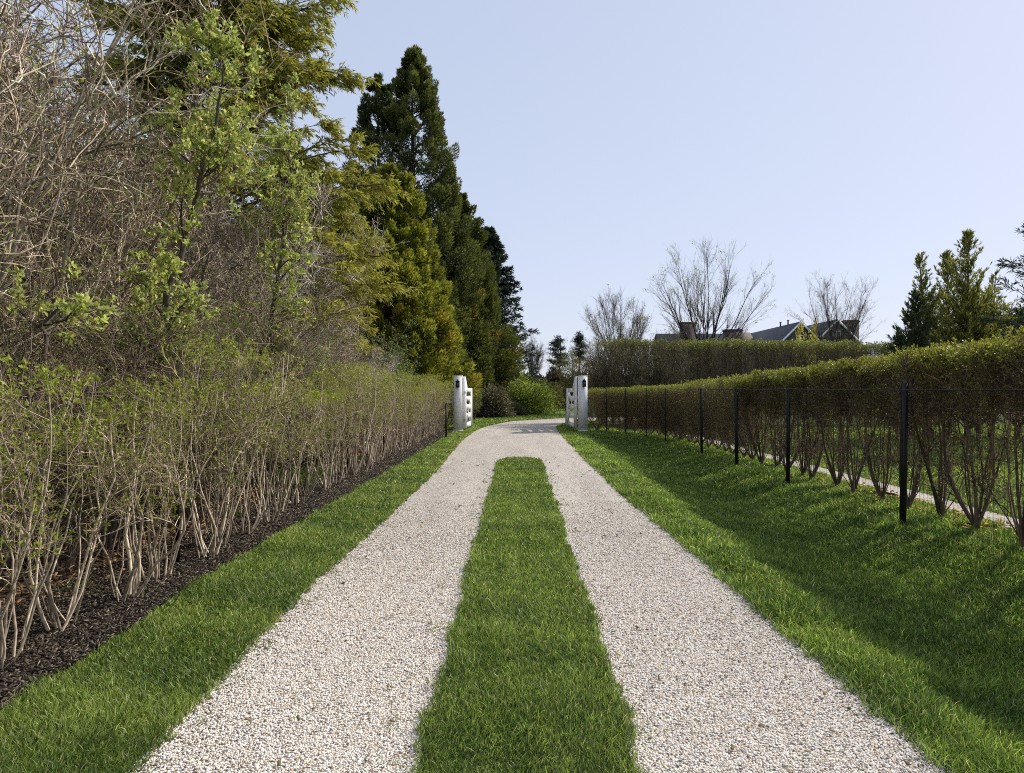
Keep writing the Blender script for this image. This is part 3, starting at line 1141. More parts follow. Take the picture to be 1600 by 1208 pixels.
L_FINE = "fine pinkish-grey twiggy shrub between the leafy trees and the dark cryptomerias"
rg = np.random.default_rng(9)
sp = []
v = 0
for (x, y, h) in [(-4.7, 3.8, 5.2), (-5.4, 5.4, 6.2), (-5.2, 6.8, 5.2), (-5.9, 7.8, 6.6), (-6.7, 4.6, 6.4), (-7.0, 6.4, 7.4), (-6.6, 8.3, 7.0), (-8.6, 6.0, 7.6), (-8.7, 8.2, 7.6)]:
    sp.append((x, y, rg.random() * 6.28, (h / 5, h / 5, h / 5), v, L_NEAR))
    v += 1
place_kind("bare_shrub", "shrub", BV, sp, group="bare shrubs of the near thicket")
sp = []
for (x, y, h) in [(-5.5, 9.2, 5.0), (-5.9, 10.6, 5.4), (-5.6, 12.3, 4.4), (-7.0, 10.3, 6.0), (-6.8, 13.0, 5.2), (-8.3, 13.5, 7.0), (-10.4, 9.5, 7.6), (-10.5, 12.5, 7.5), (-4.6, 10.8, 4.0)]:
    sp.append((x, y, rg.random() * 6.28, (h / 5, h / 5, h / 5), v, L_MID))
    v += 1
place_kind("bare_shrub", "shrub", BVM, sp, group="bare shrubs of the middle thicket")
sp = []
for (x, y, h) in [(-12.5, 8, 7), (-13, 11, 8), (-12.5, 14.5, 8), (-11, 16.5, 7.5), (-15.5, 10, 8), (-15.5, 13.5, 8), (-7.6, 15.6, 5.2), (-9.2, 7.0, 6), (-9.0, 10.0, 6), (-7.4, 12.0, 4.6)]:
    sp.append((x, y, rg.random() * 6.28, (h / 5, h / 5, h / 5), v, L_BACK))
    v += 1
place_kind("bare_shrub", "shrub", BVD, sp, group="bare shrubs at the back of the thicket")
sp = []
for (x, y, h) in [(-5.7, 14.5, 4.6), (-6.2, 16.3, 5.2), (-7.0, 18.0, 6.4), (-6.1, 18.6, 4.9), (-6.8, 20.4, 5.2), (-5.9, 21.2, 4.0), (-6.6, 23.0, 4.2), (-5.4, 24.2, 2.9), (-5.2, 16.8, 3.4), (-5.0, 19.5, 2.8), (-4.9, 22.4, 2.5)]:
    sp.append((x, y, rg.random() * 6.28, (h / 4.6 * 0.9, h / 4.6 * 0.9, h / 4.6), v, L_FINE))
    v += 1
place_kind("twiggy_shrub", "shrub", BF, sp, group="fine twiggy shrubs of the far thicket")

US = mk([bare_shrub(330 + i, 3.2, 16, 9, 6, 2, 0.42, 0.017, (0.17, 0.135, 0.10), wander=0.13, arch=0.03, tw=0.005, leafn=1500, lsize=0.03, leafc=((0.10, 0.16, 0.03), (0.32, 0.38, 0.07))) for i in range(4)])  # bark toned down to paint the shade behind the pale hedge stems
sp = []
for k_ in range(18):
    yq = 2.8 + 0.8 * k_
    sp.append((-3.95 - 0.9 * rg.random(), yq + 0.2 * rg.normal(), rg.random() * 6.28, (0.8, 0.8, 0.62 + 0.25 * rg.random()), k_, "thin upright bare saplings standing directly behind the left hedge"))
place_kind("sapling_clump", "shrub", US, sp, group="saplings behind the left hedge")

# green-leafed shrubs right behind the left hedge
GV = mk([bare_shrub(340 + i, 3.0, 10, 13, 8, 4, 0.7, 0.014, (0.22, 0.18, 0.13), wander=0.1, leafn=7500, lsize=0.036, leafc=((0.09, 0.16, 0.025), (0.32, 0.42, 0.08))) for i in range(2)])
LG = "fresh green small-leafed shrub behind the twiggy hedge, below the leafy trees"
place_kind("leafy_shrub", "shrub", GV, [(-4.5, 7.6, 1, (.86, .86, .86), 0, LG), (-4.5, 9.7, 2, (.9, .9, .9), 1, LG), (-4.8, 12.0, 4, (.98, .98, 1.0), 0, LG), (-4.7, 14.0, 5, (1, 1, .95), 1, LG)], group="green shrubs behind the left hedge")
place_kind("pale_shrub", "shrub", mk([bare_shrub(350, 4.2, 10, 12, 8, 3, 0.8, 0.02, (0.22, 0.2, 0.15), leafn=6500, lsize=0.07, leafc=((0.08, 0.14, 0.04), (0.22, 0.30, 0.09)))]),
           [(-5.3, 26.2, 0, (1, 1, .95), 0, "pale green open shrub at the foot of the golden cryptomeria")])


# leafy flowering trees leaning out of the thicket
def leafy_tree(seed, path, L1n, label):
    rng = np.random.default_rng(seed)
    mb, lf = MB(), MB()
    path = np.array(path, float)
    d = np.linspace(0, 1, len(path))
    t = np.linspace(0, 1, 16)
    p0 = np.stack([np.interp(t, d, path[:, i]) for i in range(3)], 1)[None]
    p0 = p0 + rng.normal(size=p0.shape) * 0.03
    r0 = taper(np.array([0.055]), 16, 0.15)
    tubes(mb, p0, r0, 7, (0.10, 0.08, 0.065))
    P, D, r, tt, _ = child(rng, p0, r0, L1n, 0.22, 1.0, 0.85, 0.3)
    L1 = (0.4 + 0.55 * rng.random(len(P))) * (1.2 - 0.6 * tt)
    s1 = grow(rng, P, D, L1, 7, 0.17, 0.08)
    r1 = taper(np.clip(r * .6, .004, .016), 8, .3)
    tubes(mb, s1, r1, 4, (0.14, 0.11, 0.085), .2, rng)
    P, D, r, tt, _ = child(rng, s1, r1, 9, 0.15, 1.0, 0.8, 0.3)
    s2 = grow(rng, P, D, 0.12 + 0.3 * rng.random(len(P)), 3, 0.25, 0.08)
    r2 = taper(np.clip(r * .6, .002, .005), 4, .5)
    tubes(mb, s2, r2, 3, (0.2, 0.16, 0.11), .2, rng)
    n = len(s2) * 26
    i = np.repeat(np.arange(len(s2)), 26)
    f = rng.random((n, 1)) * 1.2
    Pl = s2[i, -2] * (1 - f) + s2[i, -1] * f + rng.normal(size=(n, 3)) * 0.022
    Dl = nrm(s2[i, -1] - s2[i, -2]) * .6 + rng.normal(size=(n, 3)) * .8 + np.array([[0, 0, .25]])
    tc = rng.random((n, 1))
    c = np.array([[0.20, 0.27, 0.055]]) * (1 - tc) + np.array([[0.62, 0.66, 0.26]]) * tc
    red = rng.random(n) < 0.014
    c[red] = (0.34, 0.12, 0.08)
    leaves(lf, rng, Pl, Dl, 0.056, 0.033, c, 0.2, 0.15)
    r = empty("leafing_tree", tuple(path[0]))
    tag(r, label, "tree")
    off = path[0]
    for m_, nm, mt in ((mb, "trunk", M_BARK), (lf, "leaves", M_LEAF)):
        for q in range(len(m_.v)):
            m_.v[q] = (m_.v[q] - off).astype(np.float32)
        m_.build(nm, mt, r, smooth=(nm == "trunk"))


leafy_tree(401, [(-4.5, 8.3, 0), (-4.4, 8.2, 1.6), (-4.1, 8.0, 2.8), (-3.75, 7.9, 3.8), (-3.4, 7.8, 4.7), (-3.3, 7.7, 5.3)], 40,
           "leaning tree with dark trunk and fresh green leaves, nearest of the two in the thicket")
leafy_tree(402, [(-4.4, 11.3, 0), (-4.35, 11.4, 1.6), (-4.1, 11.4, 2.9), (-3.9, 11.3, 4.0), (-3.75, 11.2, 5.2), (-3.7, 11.1, 6.1)], 44,
           "slim upright tree with fresh green leaves, farther of the two in the thicket")
leafy_tree(403, [(-4.7, 6.3, 0), (-4.5, 6.2, 1.2), (-4.2, 6.1, 2.1), (-4.05, 6.0, 2.7)], 5,
           "low leafy sapling just behind the hedge at the left edge")


# ------------------------------------------------------------------ conifers


def rebase(mbs, off):
    for m_ in mbs:
        for q in range(len(m_.v)):
            m_.v[q] = (m_.v[q] - np.array(off)).astype(np.float32)


def puffy_conifer(name, label, x0, y0, H, R, seed, cdark, clight, npuff, nbl, power=0.75, zb=0.6, pr=0.55, bl=0.20, bw=0.05, orange=0.0, rfun=None, squash=1.0, upd=0.45, fill=0.55, cat="tree"):
    """cryptomeria: cone of rounded plumes made of many short needle sprays"""
    rng = np.random.default_rng(seed)
    wd, fo = MB(), MB()
    tr = grow(rng, np.array([[0, 0, -0.1]]), np.array([[0, 0, 1.0]]), np.array([H * 0.97]), 10, 0.01, 0.05)
    tubes(wd, tr, taper(np.array([H * 0.017]), 11, 0.06), 8, (0.10, 0.06, 0.04))
    # plumes: upright teardrops, dense on their outside
    u = rng.random(npuff)
    t = 1 - np.sqrt(1 - u * 0.995)          # more of them low down where the cone is wide
    top = rng.random(npuff) < 0.09
    t[top] = 0.78 + 0.215 * rng.random(top.sum())
    ang = rng.random(npuff) * 2 * PI
    prof = R * (1 - t) ** power
    low = smooth01((t + 0.03) / 0.10)
    prof = prof * (0.72 + 0.28 * low)
    lob = 1 + 0.13 * np.sin(3 * ang + 9 * t + seed) + 0.09 * np.sin(5 * ang - 17 * t + 2 * seed) + 0.06 * rng.normal(size=npuff)
    inner = rng.random(npuff) < 0.30
    rr = prof * lob * np.where(inner, 0.25 + fill * rng.random(npuff), 0.86 + 0.14 * rng.random(npuff))
    z = zb + (H - zb) * t
    C = np.stack([rr * np.cos(ang), rr * np.sin(ang), z + 0.12 * rr], 1)
    ps = pr * (0.65 + 0.7 * rng.random(npuff)) * (0.26 + 0.74 * (1 - t) ** 0.55)
    k = rng.random(npuff) < 0.45
    A = np.stack([0 * rr[k], 0 * rr[k], np.maximum(z[k] - 0.35 * rr[k], 0.3)], 1)
    B = C[k]
    mid = (A + B) / 2 - np.array([[0, 0, 0.1]])
    tubes(wd, np.stack([A, mid, B], 1), np.tile([0.045, 0.028, 0.01], (k.sum(), 1)), 3, (0.09, 0.055, 0.04), 0.2, rng)
    out = nrm(np.stack([np.cos(ang), np.sin(ang), np.full(npuff, upd + 0.75)], 1))
    i = np.repeat(np.arange(npuff), nbl)
    n = len(i)
    g = nrm(rng.normal(size=(n, 3)))
    rad = (0.80 + 0.20 * rng.random((n, 1))) * np.where(rng.random((n, 1)) < 0.2, 0.6, 1.0)
    al = (g * out[i]).sum(1, keepdims=True)
    # stretched along the plume axis, narrower towards its tip
    off = (g - al * out[i]) * (0.72 - 0.28 * al) + out[i] * al * 1.35
    P = C[i] + off * ps[i][:, None] * rad
    D = out[i] * 0.75 + g * 0.65 + rng.normal(size=(n, 3)) * 0.22
    outer = np.clip(al[:, 0] * 0.45 + 0.45 + 0.25 * rng.normal(size=n), 0, 1)[:, None]  # plume outsides yellower and painted as lit, insides darkened as shaded
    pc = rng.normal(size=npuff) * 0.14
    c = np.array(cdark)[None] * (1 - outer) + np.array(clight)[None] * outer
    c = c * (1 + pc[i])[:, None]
    if orange:
        w_ = (0.5 + 0.5 * np.sin(ang * 2.0 + 7 * t + seed)) * smooth01((0.45 - t) / 0.35)
        po = (rng.random(npuff) < orange * 2 * w_)
        sel = po[i] & (rng.random(n) < 0.5)
        c[sel] = c[sel] * 0.3 + np.array((0.42, 0.27, 0.05)) * (0.6 + 0.5 * rng.random((sel.sum(), 1)))
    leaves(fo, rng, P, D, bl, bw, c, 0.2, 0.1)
    # leader tip
    tipn = 160
    Pt = np.stack([rng.normal(size=tipn) * 0.07, rng.normal(size=tipn) * 0.07, H - 1.2 + 1.2 * rng.random(tipn)], 1)
    Dt = np.stack([rng.normal(size=tipn) * 0.4, rng.normal(size=tipn) * 0.4, np.ones(tipn)], 1)
    leaves(fo, rng, Pt, Dt, 0.3, 0.05, np.array(clight) * 0.8, 0.2, 0.1)
    r = empty(name, (x0, y0, 0))
    tag(r, label, cat)
    wd.build("trunk", M_BARK, r, True)
    fo.build("crown", M_CONIF, r)
    return r


CD, CLt = (0.022, 0.036, 0.013), (0.155, 0.175, 0.05)
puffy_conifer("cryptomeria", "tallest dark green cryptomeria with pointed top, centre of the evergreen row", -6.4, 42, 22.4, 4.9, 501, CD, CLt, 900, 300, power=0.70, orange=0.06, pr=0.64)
puffy_conifer("cryptomeria", "dark cryptomeria whose top shows just left of the tallest one", -8.75, 43.5, 21.6, 3.9, 502, CD, (0.095, 0.12, 0.038), 620, 260, power=0.58, pr=0.62)
puffy_conifer("cryptomeria", "rounded dark cryptomeria joined to the right side of the tallest one", -3.75, 44.5, 14.2, 3.5, 503, CD, (0.135, 0.155, 0.035), 560, 280, power=0.66, orange=0.14, pr=0.6)
puffy_conifer("cryptomeria", "shorter golden green cryptomeria with orange patches, closest to the left gate", -6.1, 33.0, 12.3, 3.35, 504, (0.035, 0.060, 0.012), (0.38, 0.39, 0.065), 640, 330, power=0.55, orange=0.15, pr=0.50, bl=0.18)
puffy_conifer("cryptomeria", "golden green cryptomeria half hidden behind the feathery golden cedar", -9.6, 31.0, 12.0, 3.3, 505, (0.04, 0.07, 0.014), (0.36, 0.37, 0.06), 430, 240, power=0.6, orange=0.05, pr=0.55)
puffy_conifer("cryptomeria", "dark evergreen filling the row behind the golden cryptomerias", -12.5, 37.0, 15.0, 4.2, 506, CD, CLt, 420, 200, power=0.6, pr=0.7)


def tier_spruce(name, label, x0, y0, H, R, seed, cd, cl, nbr, lf=0.22, lw=0.04, droop=0.12, mat=M_CONIF, nsub=14, nleaf=10, power=0.9, zb=0.5, upb=0.05):
    """spruce or fir: whorled limbs with flat side sprays"""
    rng = np.random.default_rng(seed)
    wd, fo = MB(), MB()
    tr = grow(rng, np.array([[0, 0, -0.1]]), np.array([[0, 0, 1.0]]), np.array([H]), 10, 0.008, 0.05)
    r0 = taper(np.array([H * 0.014]), 11, 0.05)
    tubes(wd, tr, r0, 7, (0.10, 0.08, 0.06))
    t = np.sort(rng.random(nbr)) ** 1.05
    z = zb + (H - zb) * t
    a = rng.random(nbr) * 2 * PI
    L = R * (1 - t) ** power * (0.8 + 0.35 * rng.random(nbr)) + 0.15
    P0 = np.stack([0 * z, 0 * z, z], 1)
    D0 = np.stack([np.cos(a), np.sin(a), upb + 0.5 * t], 1)
    s1 = grow(rng, P0, D0, L, 6, 0.05, 0.03, droop)
    r1 = taper(np.clip(L * 0.012, .006, .05), 7, .3)
    tubes(wd, s1, r1, 3, (0.09, 0.07, 0.05), .2, rng)
    P, D, r, tt, ix = child(rng, s1, r1, nsub, 0.12, 1.0, 0.8, 0.2)
    D[:, 2] = D[:, 2] * 0.35 + 0.02
    L2 = (0.16 + 0.22 * L[ix]) * (1.1 - 0.75 * tt) * (0.7 + .5 * rng.random(len(P)))
    s2 = grow(rng, P, D, L2, 3, 0.08, 0.0, droop)
    tubes(wd, s2, taper(np.full(len(P), .006), 4, .5), 3, (0.08, 0.07, 0.04), .2, rng)
    P, D, r, t3, ix2 = child(rng, s2, taper(np.full(len(s2), .01), 4), nleaf, 0.05, 1.0, 0.6, 0.3)
    tt = tt[ix2]
    m_ = np.clip(0.25 + 0.6 * tt * t3 + 0.2 * rng.normal(size=len(P)), 0, 1)[:, None]
    c = np.array(cd)[None] * (1 - m_) + np.array(cl)[None] * m_
    leaves(fo, rng, P, D, lf, lw, c, .2, .1)
    r = empty(name, (x0, y0, 0))
    tag(r, label, "tree")
    wd.build("trunk", M_BARK, r, True)
    fo.build("crown", mat, r)
    return r


tier_spruce("spruce", "blue-black spruce with ragged edge at the far end of the evergreen row", -2.3, 54, 14.2, 4.6, 511, (0.010, 0.022, 0.016), (0.040, 0.062, 0.045), 420, lf=0.28, lw=0.06, nsub=15, nleaf=12, power=0.8)

tier_spruce("blue_spruce", "blue-green conifer cut off by the right edge of the photo", 16.9, 20.5, 7.6, 3.1, 512, (0.012, 0.024, 0.016), (0.055, 0.085, 0.06), 130, lf=0.17, lw=0.03, nsub=18, nleaf=14, power=0.6, droop=0.02, upb=.25)

# dark pines behind the left thicket
for (x, y, h, sd_) in [(-19, 16, 12, 521), (-22, 22, 14, 522), (-15.5, 25, 13, 523), (-21, 10, 11, 524)]:
    tier_spruce("dark_pine", {521: "dark pine glimpsed through the thicket at far left", 522: "tall dark pine far behind the left thicket", 523: "dark pine behind the golden cedar", 524: "dark pine at the outer left edge behind the bare shrubs"}[sd_],
                x, y, h, 3.6, sd_, (0.012, 0.022, 0.010), (0.04, 0.055, 0.02), 90, lf=0.30, lw=0.06, nsub=12, nleaf=9, power=0.6)


# the big golden cedar with flat drooping sprays
def golden_cedar(x0, y0, H, R, seed, nbr, label, zb=1.6):
    rng = np.random.default_rng(seed)
    wd, fo = MB(), MB()
    tr = grow(rng, np.array([[0, 0, -0.1]]), np.array([[0, 0, 1.0]]), np.array([H]), 12, 0.015, 0.05)
    r0 = taper(np.array([0.26]), 13, 0.1)
    tubes(wd, tr, r0, 8, (0.11, 0.075, 0.05))
    t = rng.random(nbr)
    z = zb + (H - zb) * t * 0.97
    a = rng.random(nbr) * 2 * PI
    L = R * (1 - t) ** 0.55 * (0.6 + 0.5 * rng.random(nbr)) + 0.3
    P0 = np.stack([0 * z, 0 * z, z], 1)
    D0 = np.stack([np.cos(a), np.sin(a), 0.30 + 0.25 * rng.random(nbr)], 1)
    s1 = grow(rng, P0, D0, L, 9, 0.05, 0.03, 0.16)
    r1 = taper(np.clip(L * 0.012, .01, .07), 10, .2)
    tubes(wd, s1, r1, 4, (0.10, 0.07, 0.045), .2, rng)
    # side limbs in the plane of the branch
    P, D, r, tt, ix = child(rng, s1, r1, 15, 0.18, 1.0, 0.7, 0.2)
    D[:, 2] = D[:, 2] * 0.3 + 0.05
    L2 = (0.35 + 0.20 * L[ix]) * (1.15 - 0.7 * tt) * (0.7 + .5 * rng.random(len(P)))
    s2 = grow(rng, P, D, L2, 5, 0.07, 0.0, 0.13)
    r2 = taper(np.clip(r * .5, .004, .012), 6, .4)
    tubes(wd, s2, r2, 3, (0.10, 0.075, 0.04), .2, rng)
    # hanging feathery sprays
    P, D, r, t3, ix2 = child(rng, s2, r2, 11, 0.1, 1.0, 0.6, 0.25)
    D[:, 2] = D[:, 2] * 0.4 - 0.10
    L3 = 0.18 + 0.26 * rng.random(len(P))
    s3 = grow(rng, P, D, L3, 3, 0.08, 0.0, 0.35)
    tubes(wd, s3, taper(np.full(len(P), .0035), 4, .5), 3, (0.13, 0.11, 0.03), .2, rng)
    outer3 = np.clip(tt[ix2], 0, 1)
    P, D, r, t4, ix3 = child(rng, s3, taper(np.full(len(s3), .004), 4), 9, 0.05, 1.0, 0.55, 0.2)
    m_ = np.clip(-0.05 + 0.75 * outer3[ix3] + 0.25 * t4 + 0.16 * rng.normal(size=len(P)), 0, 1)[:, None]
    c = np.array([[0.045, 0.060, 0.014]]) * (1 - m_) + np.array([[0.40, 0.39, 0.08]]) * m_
    D[:, 2] -= 0.25
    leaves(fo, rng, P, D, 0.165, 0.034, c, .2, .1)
    r = empty("golden_cedar", (x0, y0, 0))
    tag(r, label, "tree")
    wd.build("trunk", M_BARK, r, True)
    fo.build("crown", M_CEDAR, r)


golden_cedar(-8.6, 20.0, 17.5, 5.4, 531, 240, "huge golden green cedar with drooping feathery sprays rising above the thicket")
golden_cedar(-8.0, 26.5, 9.6, 3.5, 532, 130, "smaller golden cedar with arching sprays between the huge one and the cryptomerias", zb=2.5)


# ascending feathery cypresses on the right
def cypress(x0, y0, H, R, seed, nbr, label, cd=(0.045, 0.065, 0.02), cl=(0.34, 0.35, 0.08), thin=0.7):
    rng = np.random.default_rng(seed)
    wd, fo = MB(), MB()
    tr = grow(rng, np.array([[0, 0, -0.1]]), np.array([[0, 0, 1.0]]), np.array([H * 0.97]), 10, 0.02, 0.06)
    r0 = taper(np.array([0.09]), 11, 0.1)
    tubes(wd, tr, r0, 6, (0.12, 0.08, 0.05))
    t = rng.random(nbr) * 0.985
    f = t * 10
    i0 = np.minimum(f.astype(int), 9)
    P0 = tr[0, i0] + (tr[0, i0 + 1] - tr[0, i0]) * (f - i0)[:, None]
    P0[:, 2] = np.maximum(P0[:, 2], 0.3)
    a = rng.random(nbr) * 2 * PI
    L = R * 1.5 * (1 - t) ** 0.9 * (0.6 + 0.5 * rng.random(nbr)) + 0.10
    D0 = np.stack([np.cos(a), np.sin(a), 0.9 + 0.9 * t], 1)
    s1 = grow(rng, P0, D0, L, 6, 0.07, 0.04)
    r1 = taper(np.clip(L * .012, .004, .02), 7, .3)
    tubes(wd, s1, r1, 3, (0.12, 0.08, 0.045), .2, rng)
    P, D, r, tt, ix = child(rng, s1, r1, 13, 0.15, 1.0, 0.42, 0.15)
    kp = rng.random(len(P)) > 0.6 * smooth01((t[ix] - 0.45) / 0.5)
    P, D, tt, ix = P[kp], D[kp], tt[kp], ix[kp]
    tb = t[ix]
    s2 = grow(rng, P, D, (0.12 + 0.2 * rng.random(len(P))) * (1.3 - .7 * tt) * (1.1 - .65 * tb), 3, 0.1, 0.06)
    P, D, r, t3, ix2 = child(rng, s2, taper(np.full(len(s2), .004), 4), int(14 * thin), 0.05, 1.0, 0.32, 0.15)
    m_ = np.clip(0.1 + 0.6 * tt[ix2] + 0.2 * t3 + 0.2 * rng.normal(size=len(P)), 0, 1)[:, None]
    c = np.array(cd)[None] * (1 - m_) + np.array(cl)[None] * m_
    leaves(fo, rng, P, D, 0.15 * (1.1 - 0.5 * tb[ix2]), 0.020, c, .2, .1)
    r = empty("cypress", (x0, y0, 0))
    tag(r, label, "tree")
    wd.build("trunk", M_BARK, r, True)
    fo.build("crown", M_CONIF, r)


X, Y, Z = W(1452, 375, 22.5)
cypress(X, Y, Z, 1.5, 541, 150, "left-hand pointed cypress of the cluster above the right hedge", thin=.8)
X, Y, Z = W(1513, 345, 22)
cypress(X, Y, Z, 2.1, 542, 270, "tallest pointed cypress in the cluster above the right hedge")
X, Y, Z = W(1483, 378, 23.2)
cypress(X, Y, Z, 1.9, 543, 210, "middle golden cypress tucked left of the tallest one")
X, Y, Z = W(1548, 408, 23)
cypress(X, Y, Z, 1.3, 544, 90, "thin wispy cypress just right of the tallest one", thin=.45)
X, Y, Z = W(1423, 442, 22.0)
cypress(X, Y, Z, 1.5, 545, 170, "low cypress at the left foot of the cluster", cd=(0.012, 0.025, 0.014), cl=(0.09, 0.12, 0.06))
X, Y, Z = W(1405, 512, 21.5)
cypress(X, Y, Z, 1.2, 546, 130, "small dark cypress bush leftmost in the cluster", cd=(0.012, 0.025, 0.014), cl=(0.09, 0.12, 0.05))
X, Y, Z = W(1530, 440, 24.0)
cypress(X, Y, Z, 2.7, 547, 330, "broad golden green cypress filling the back of the cluster")
X, Y, Z = W(1590, 470, 23.0)
cypress(X, Y, Z, 2.3, 548, 230, "broad dark cypress beneath the blue-green conifer at the right edge", cd=(0.012, 0.025, 0.016), cl=(0.09, 0.12, 0.06))


# bare vase-shaped trees ------------------------------------------------------


def vase_tree(px, pytop, Y, spread_px, seed, nst, label, leafn=500, leafc=((0.20, 0.22, 0.05), (0.42, 0.38, 0.08)), bark=(0.05, 0.04, 0.034), n1=9, n2=8, n3=5, fork=0.28):
    x, y, H = W(px, pytop, Y)
    rng = np.random.default_rng(seed)
    wd, lf = MB(), MB()
    hf = H * fork
    tr = grow(rng, np.array([[0, 0, -0.1]]), np.array([[0, 0, 1.0]]), np.array([hf + .15]), 5, 0.03, 0.05)
    tubes(wd, tr, taper(np.array([H * 0.016]), 6, 0.8), 8, bark)
    R = spread_px * Y / 1067.0
    a = np.arange(nst) * 2.399 + rng.normal(size=nst) * 0.3
    q = (np.arange(nst) + .5) / nst
    q = q ** 0.6
    zz = H * (1 - 0.27 * q ** 2.5)
    tgt = np.stack([np.cos(a) * R * q, np.sin(a) * R * q, zz], 1)
    P0 = np.tile(tr[0, -1], (nst, 1)) - np.array([[0, 0, 1]]) * (rng.random((nst, 1)) * hf * 0.35)
    D0 = tgt - P0
    L = np.linalg.norm(D0, axis=1) * 1.0
    s0 = grow(rng, P0, nrm(D0) + np.array([[0, 0, -0.12]]), L, 9, 0.05, 0.03)
    r0 = taper(H * 0.0062 * (0.6 + 0.6 * rng.random(nst)), 10, 0.16)
    tubes(wd, s0, r0, 5, bark, .15, rng)
    P, D, r, t, _ = child(rng, s0, r0, n1, 0.2, 1.0, 0.42, 0.15)
    s1 = grow(rng, P, D, H * 0.30 * (0.4 + .7 * rng.random(len(P))) * (1.2 - .8 * t), 6, 0.07, 0.07)
    r1 = taper(np.clip(r * .6, .006, .05), 7, .3)
    tubes(wd, s1, r1, 4, bark, .15, rng)
    P, D, r, t, _ = child(rng, s1, r1, n2, 0.2, 1.0, 0.36, 0.15)
    s2 = grow(rng, P, D, H * 0.10 * (0.4 + .8 * rng.random(len(P))), 4, 0.09, 0.06)
    r2 = taper(np.clip(r * .6, .0045, .015), 5, .4)
    tubes(wd, s2, r2, 3, bark, .2, rng)
    P, D, r, t, _ = child(rng, s2, r2, n3, 0.2, 1.0, 0.5, 0.2)
    s3 = grow(rng, P, D, H * 0.04 * (0.4 + .8 * rng.random(len(P))), 2, 0.1, 0.05)
    tubes(wd, s3, taper(np.full(len(P), .0035), 3, .5), 3, np.array(bark) * 1.1, .2, rng)
    if leafn:
        i = rng.integers(0, len(s3), leafn // 8)
        i = np.repeat(i, 8)
        Pl = s3[i, -1] + rng.normal(size=(len(i), 3)) * 0.06
        tc = rng.random((len(i), 1))
        c = np.array(leafc[0]) * (1 - tc) + np.array(leafc[1]) * tc
        leaves(lf, rng, Pl, rng.normal(size=Pl.shape), 0.075, 0.045, c, .2, .1)
    r = empty("bare_tree", (x, y, 0))
    tag(r, label, "tree")
    wd.build("trunk", M_BARK, r, True)
    if lf.n:
        lf.build("leaves", M_LEAF, r)


vase_tree(1100, 398, 46, 92, 601, 17, "large bare vase-shaped tree with few yellow leaves above the tall hedge", leafn=2200, n1=10, n2=6, n3=3, fork=.30)
vase_tree(966, 462, 44, 56, 602, 17, "smaller bare fan-shaped tree left of the large vase-shaped one", leafn=1400, bark=(0.075, 0.062, 0.052))
vase_tree(1312, 436, 58, 52, 603, 15, "bare tree standing in front of the brick chimney of the house", leafn=1200, bark=(0.06, 0.05, 0.045))
vase_tree(831, 532, 66, 18, 604, 9, "small bare tree in the gap beside the blue-black spruce", leafn=0, bark=(0.10, 0.08, 0.06), n1=14, n2=10, n3=6)

# yellow blossoming shrub by the house and trees / bushes round the bend
place_kind("yellow_shrub", "shrub", mk([bare_shrub(611, 6.8, 7, 9, 7, 4, 0.5, 0.05, (0.2, 0.16, 0.1), leafn=9000, lsize=0.16, leafc=((0.42, 0.40, 0.09), (0.66, 0.62, 0.18)), t0=.55)]),
           [(W(1252, 0, 60)[0], 60, 0, (0.5, 0.5, 0.92), 0, "yellow blossoming tree in front of the slate roof")])


def bush(name, label, x, y, rx, rz, seed, n, ls, ca, cb, flat=1.0, lumps=14, bark=(0.1, 0.08, 0.06), gap=0.5):
    """broad-leafed evergreen: leaf clumps on radiating stems"""
    rng = np.random.default_rng(seed)
    wd, lf = MB(), MB()
    m = 90
    g = nrm(rng.normal(size=(m, 3)))
    g[:, 2] = np.abs(g[:, 2]) * 1.0
    T = g * np.array([[rx, rx * flat, rz]]) * (0.75 + 0.3 * rng.random((m, 1)))
    T[:, 2] = np.maximum(T[:, 2], 0.15)
    P0 = rng.normal(size=(m, 3)) * 0.1
    P0[:, 2] = 0
    mid = T * np.array([[0.45, 0.45, 0.6]])
    tubes(wd, np.stack([P0, mid, T], 1), np.tile([.03, .018, .006], (m, 1)), 4, bark, .2, rng)
    i = rng.integers(0, m, n)
    cs = 0.24 * (rx + rz) / 2 + 0.08
    q = nrm(rng.normal(size=(n, 3))) * rng.random((n, 1)) ** .5 * cs
    back = rng.random((n, 1)) ** 2 * 0.35
    Pl = T[i] * (1 - back) + q * np.array([[1, 1, .75]])
    k = Pl[:, 2] > 0.02
    Pl, q, i = Pl[k], q[k], i[k]
    D = nrm(q) + nrm(T[i]) * .5 + rng.normal(size=q.shape) * .4
    tc = np.clip(rng.random((len(Pl), 1)) * .8 + .15 * rng.normal(size=m)[i][:, None] + .1, 0, 1)
    c = np.array(ca) * (1 - tc) + np.array(cb) * tc
    leaves(lf, rng, Pl, D, ls, ls * .42, c, .22, .15)
    r = empty(name, (x, y, 0))
    tag(r, label, "shrub")
    wd.build("stems", M_BARK, r, True)
    lf.build("leaves", M_LEAF, r)


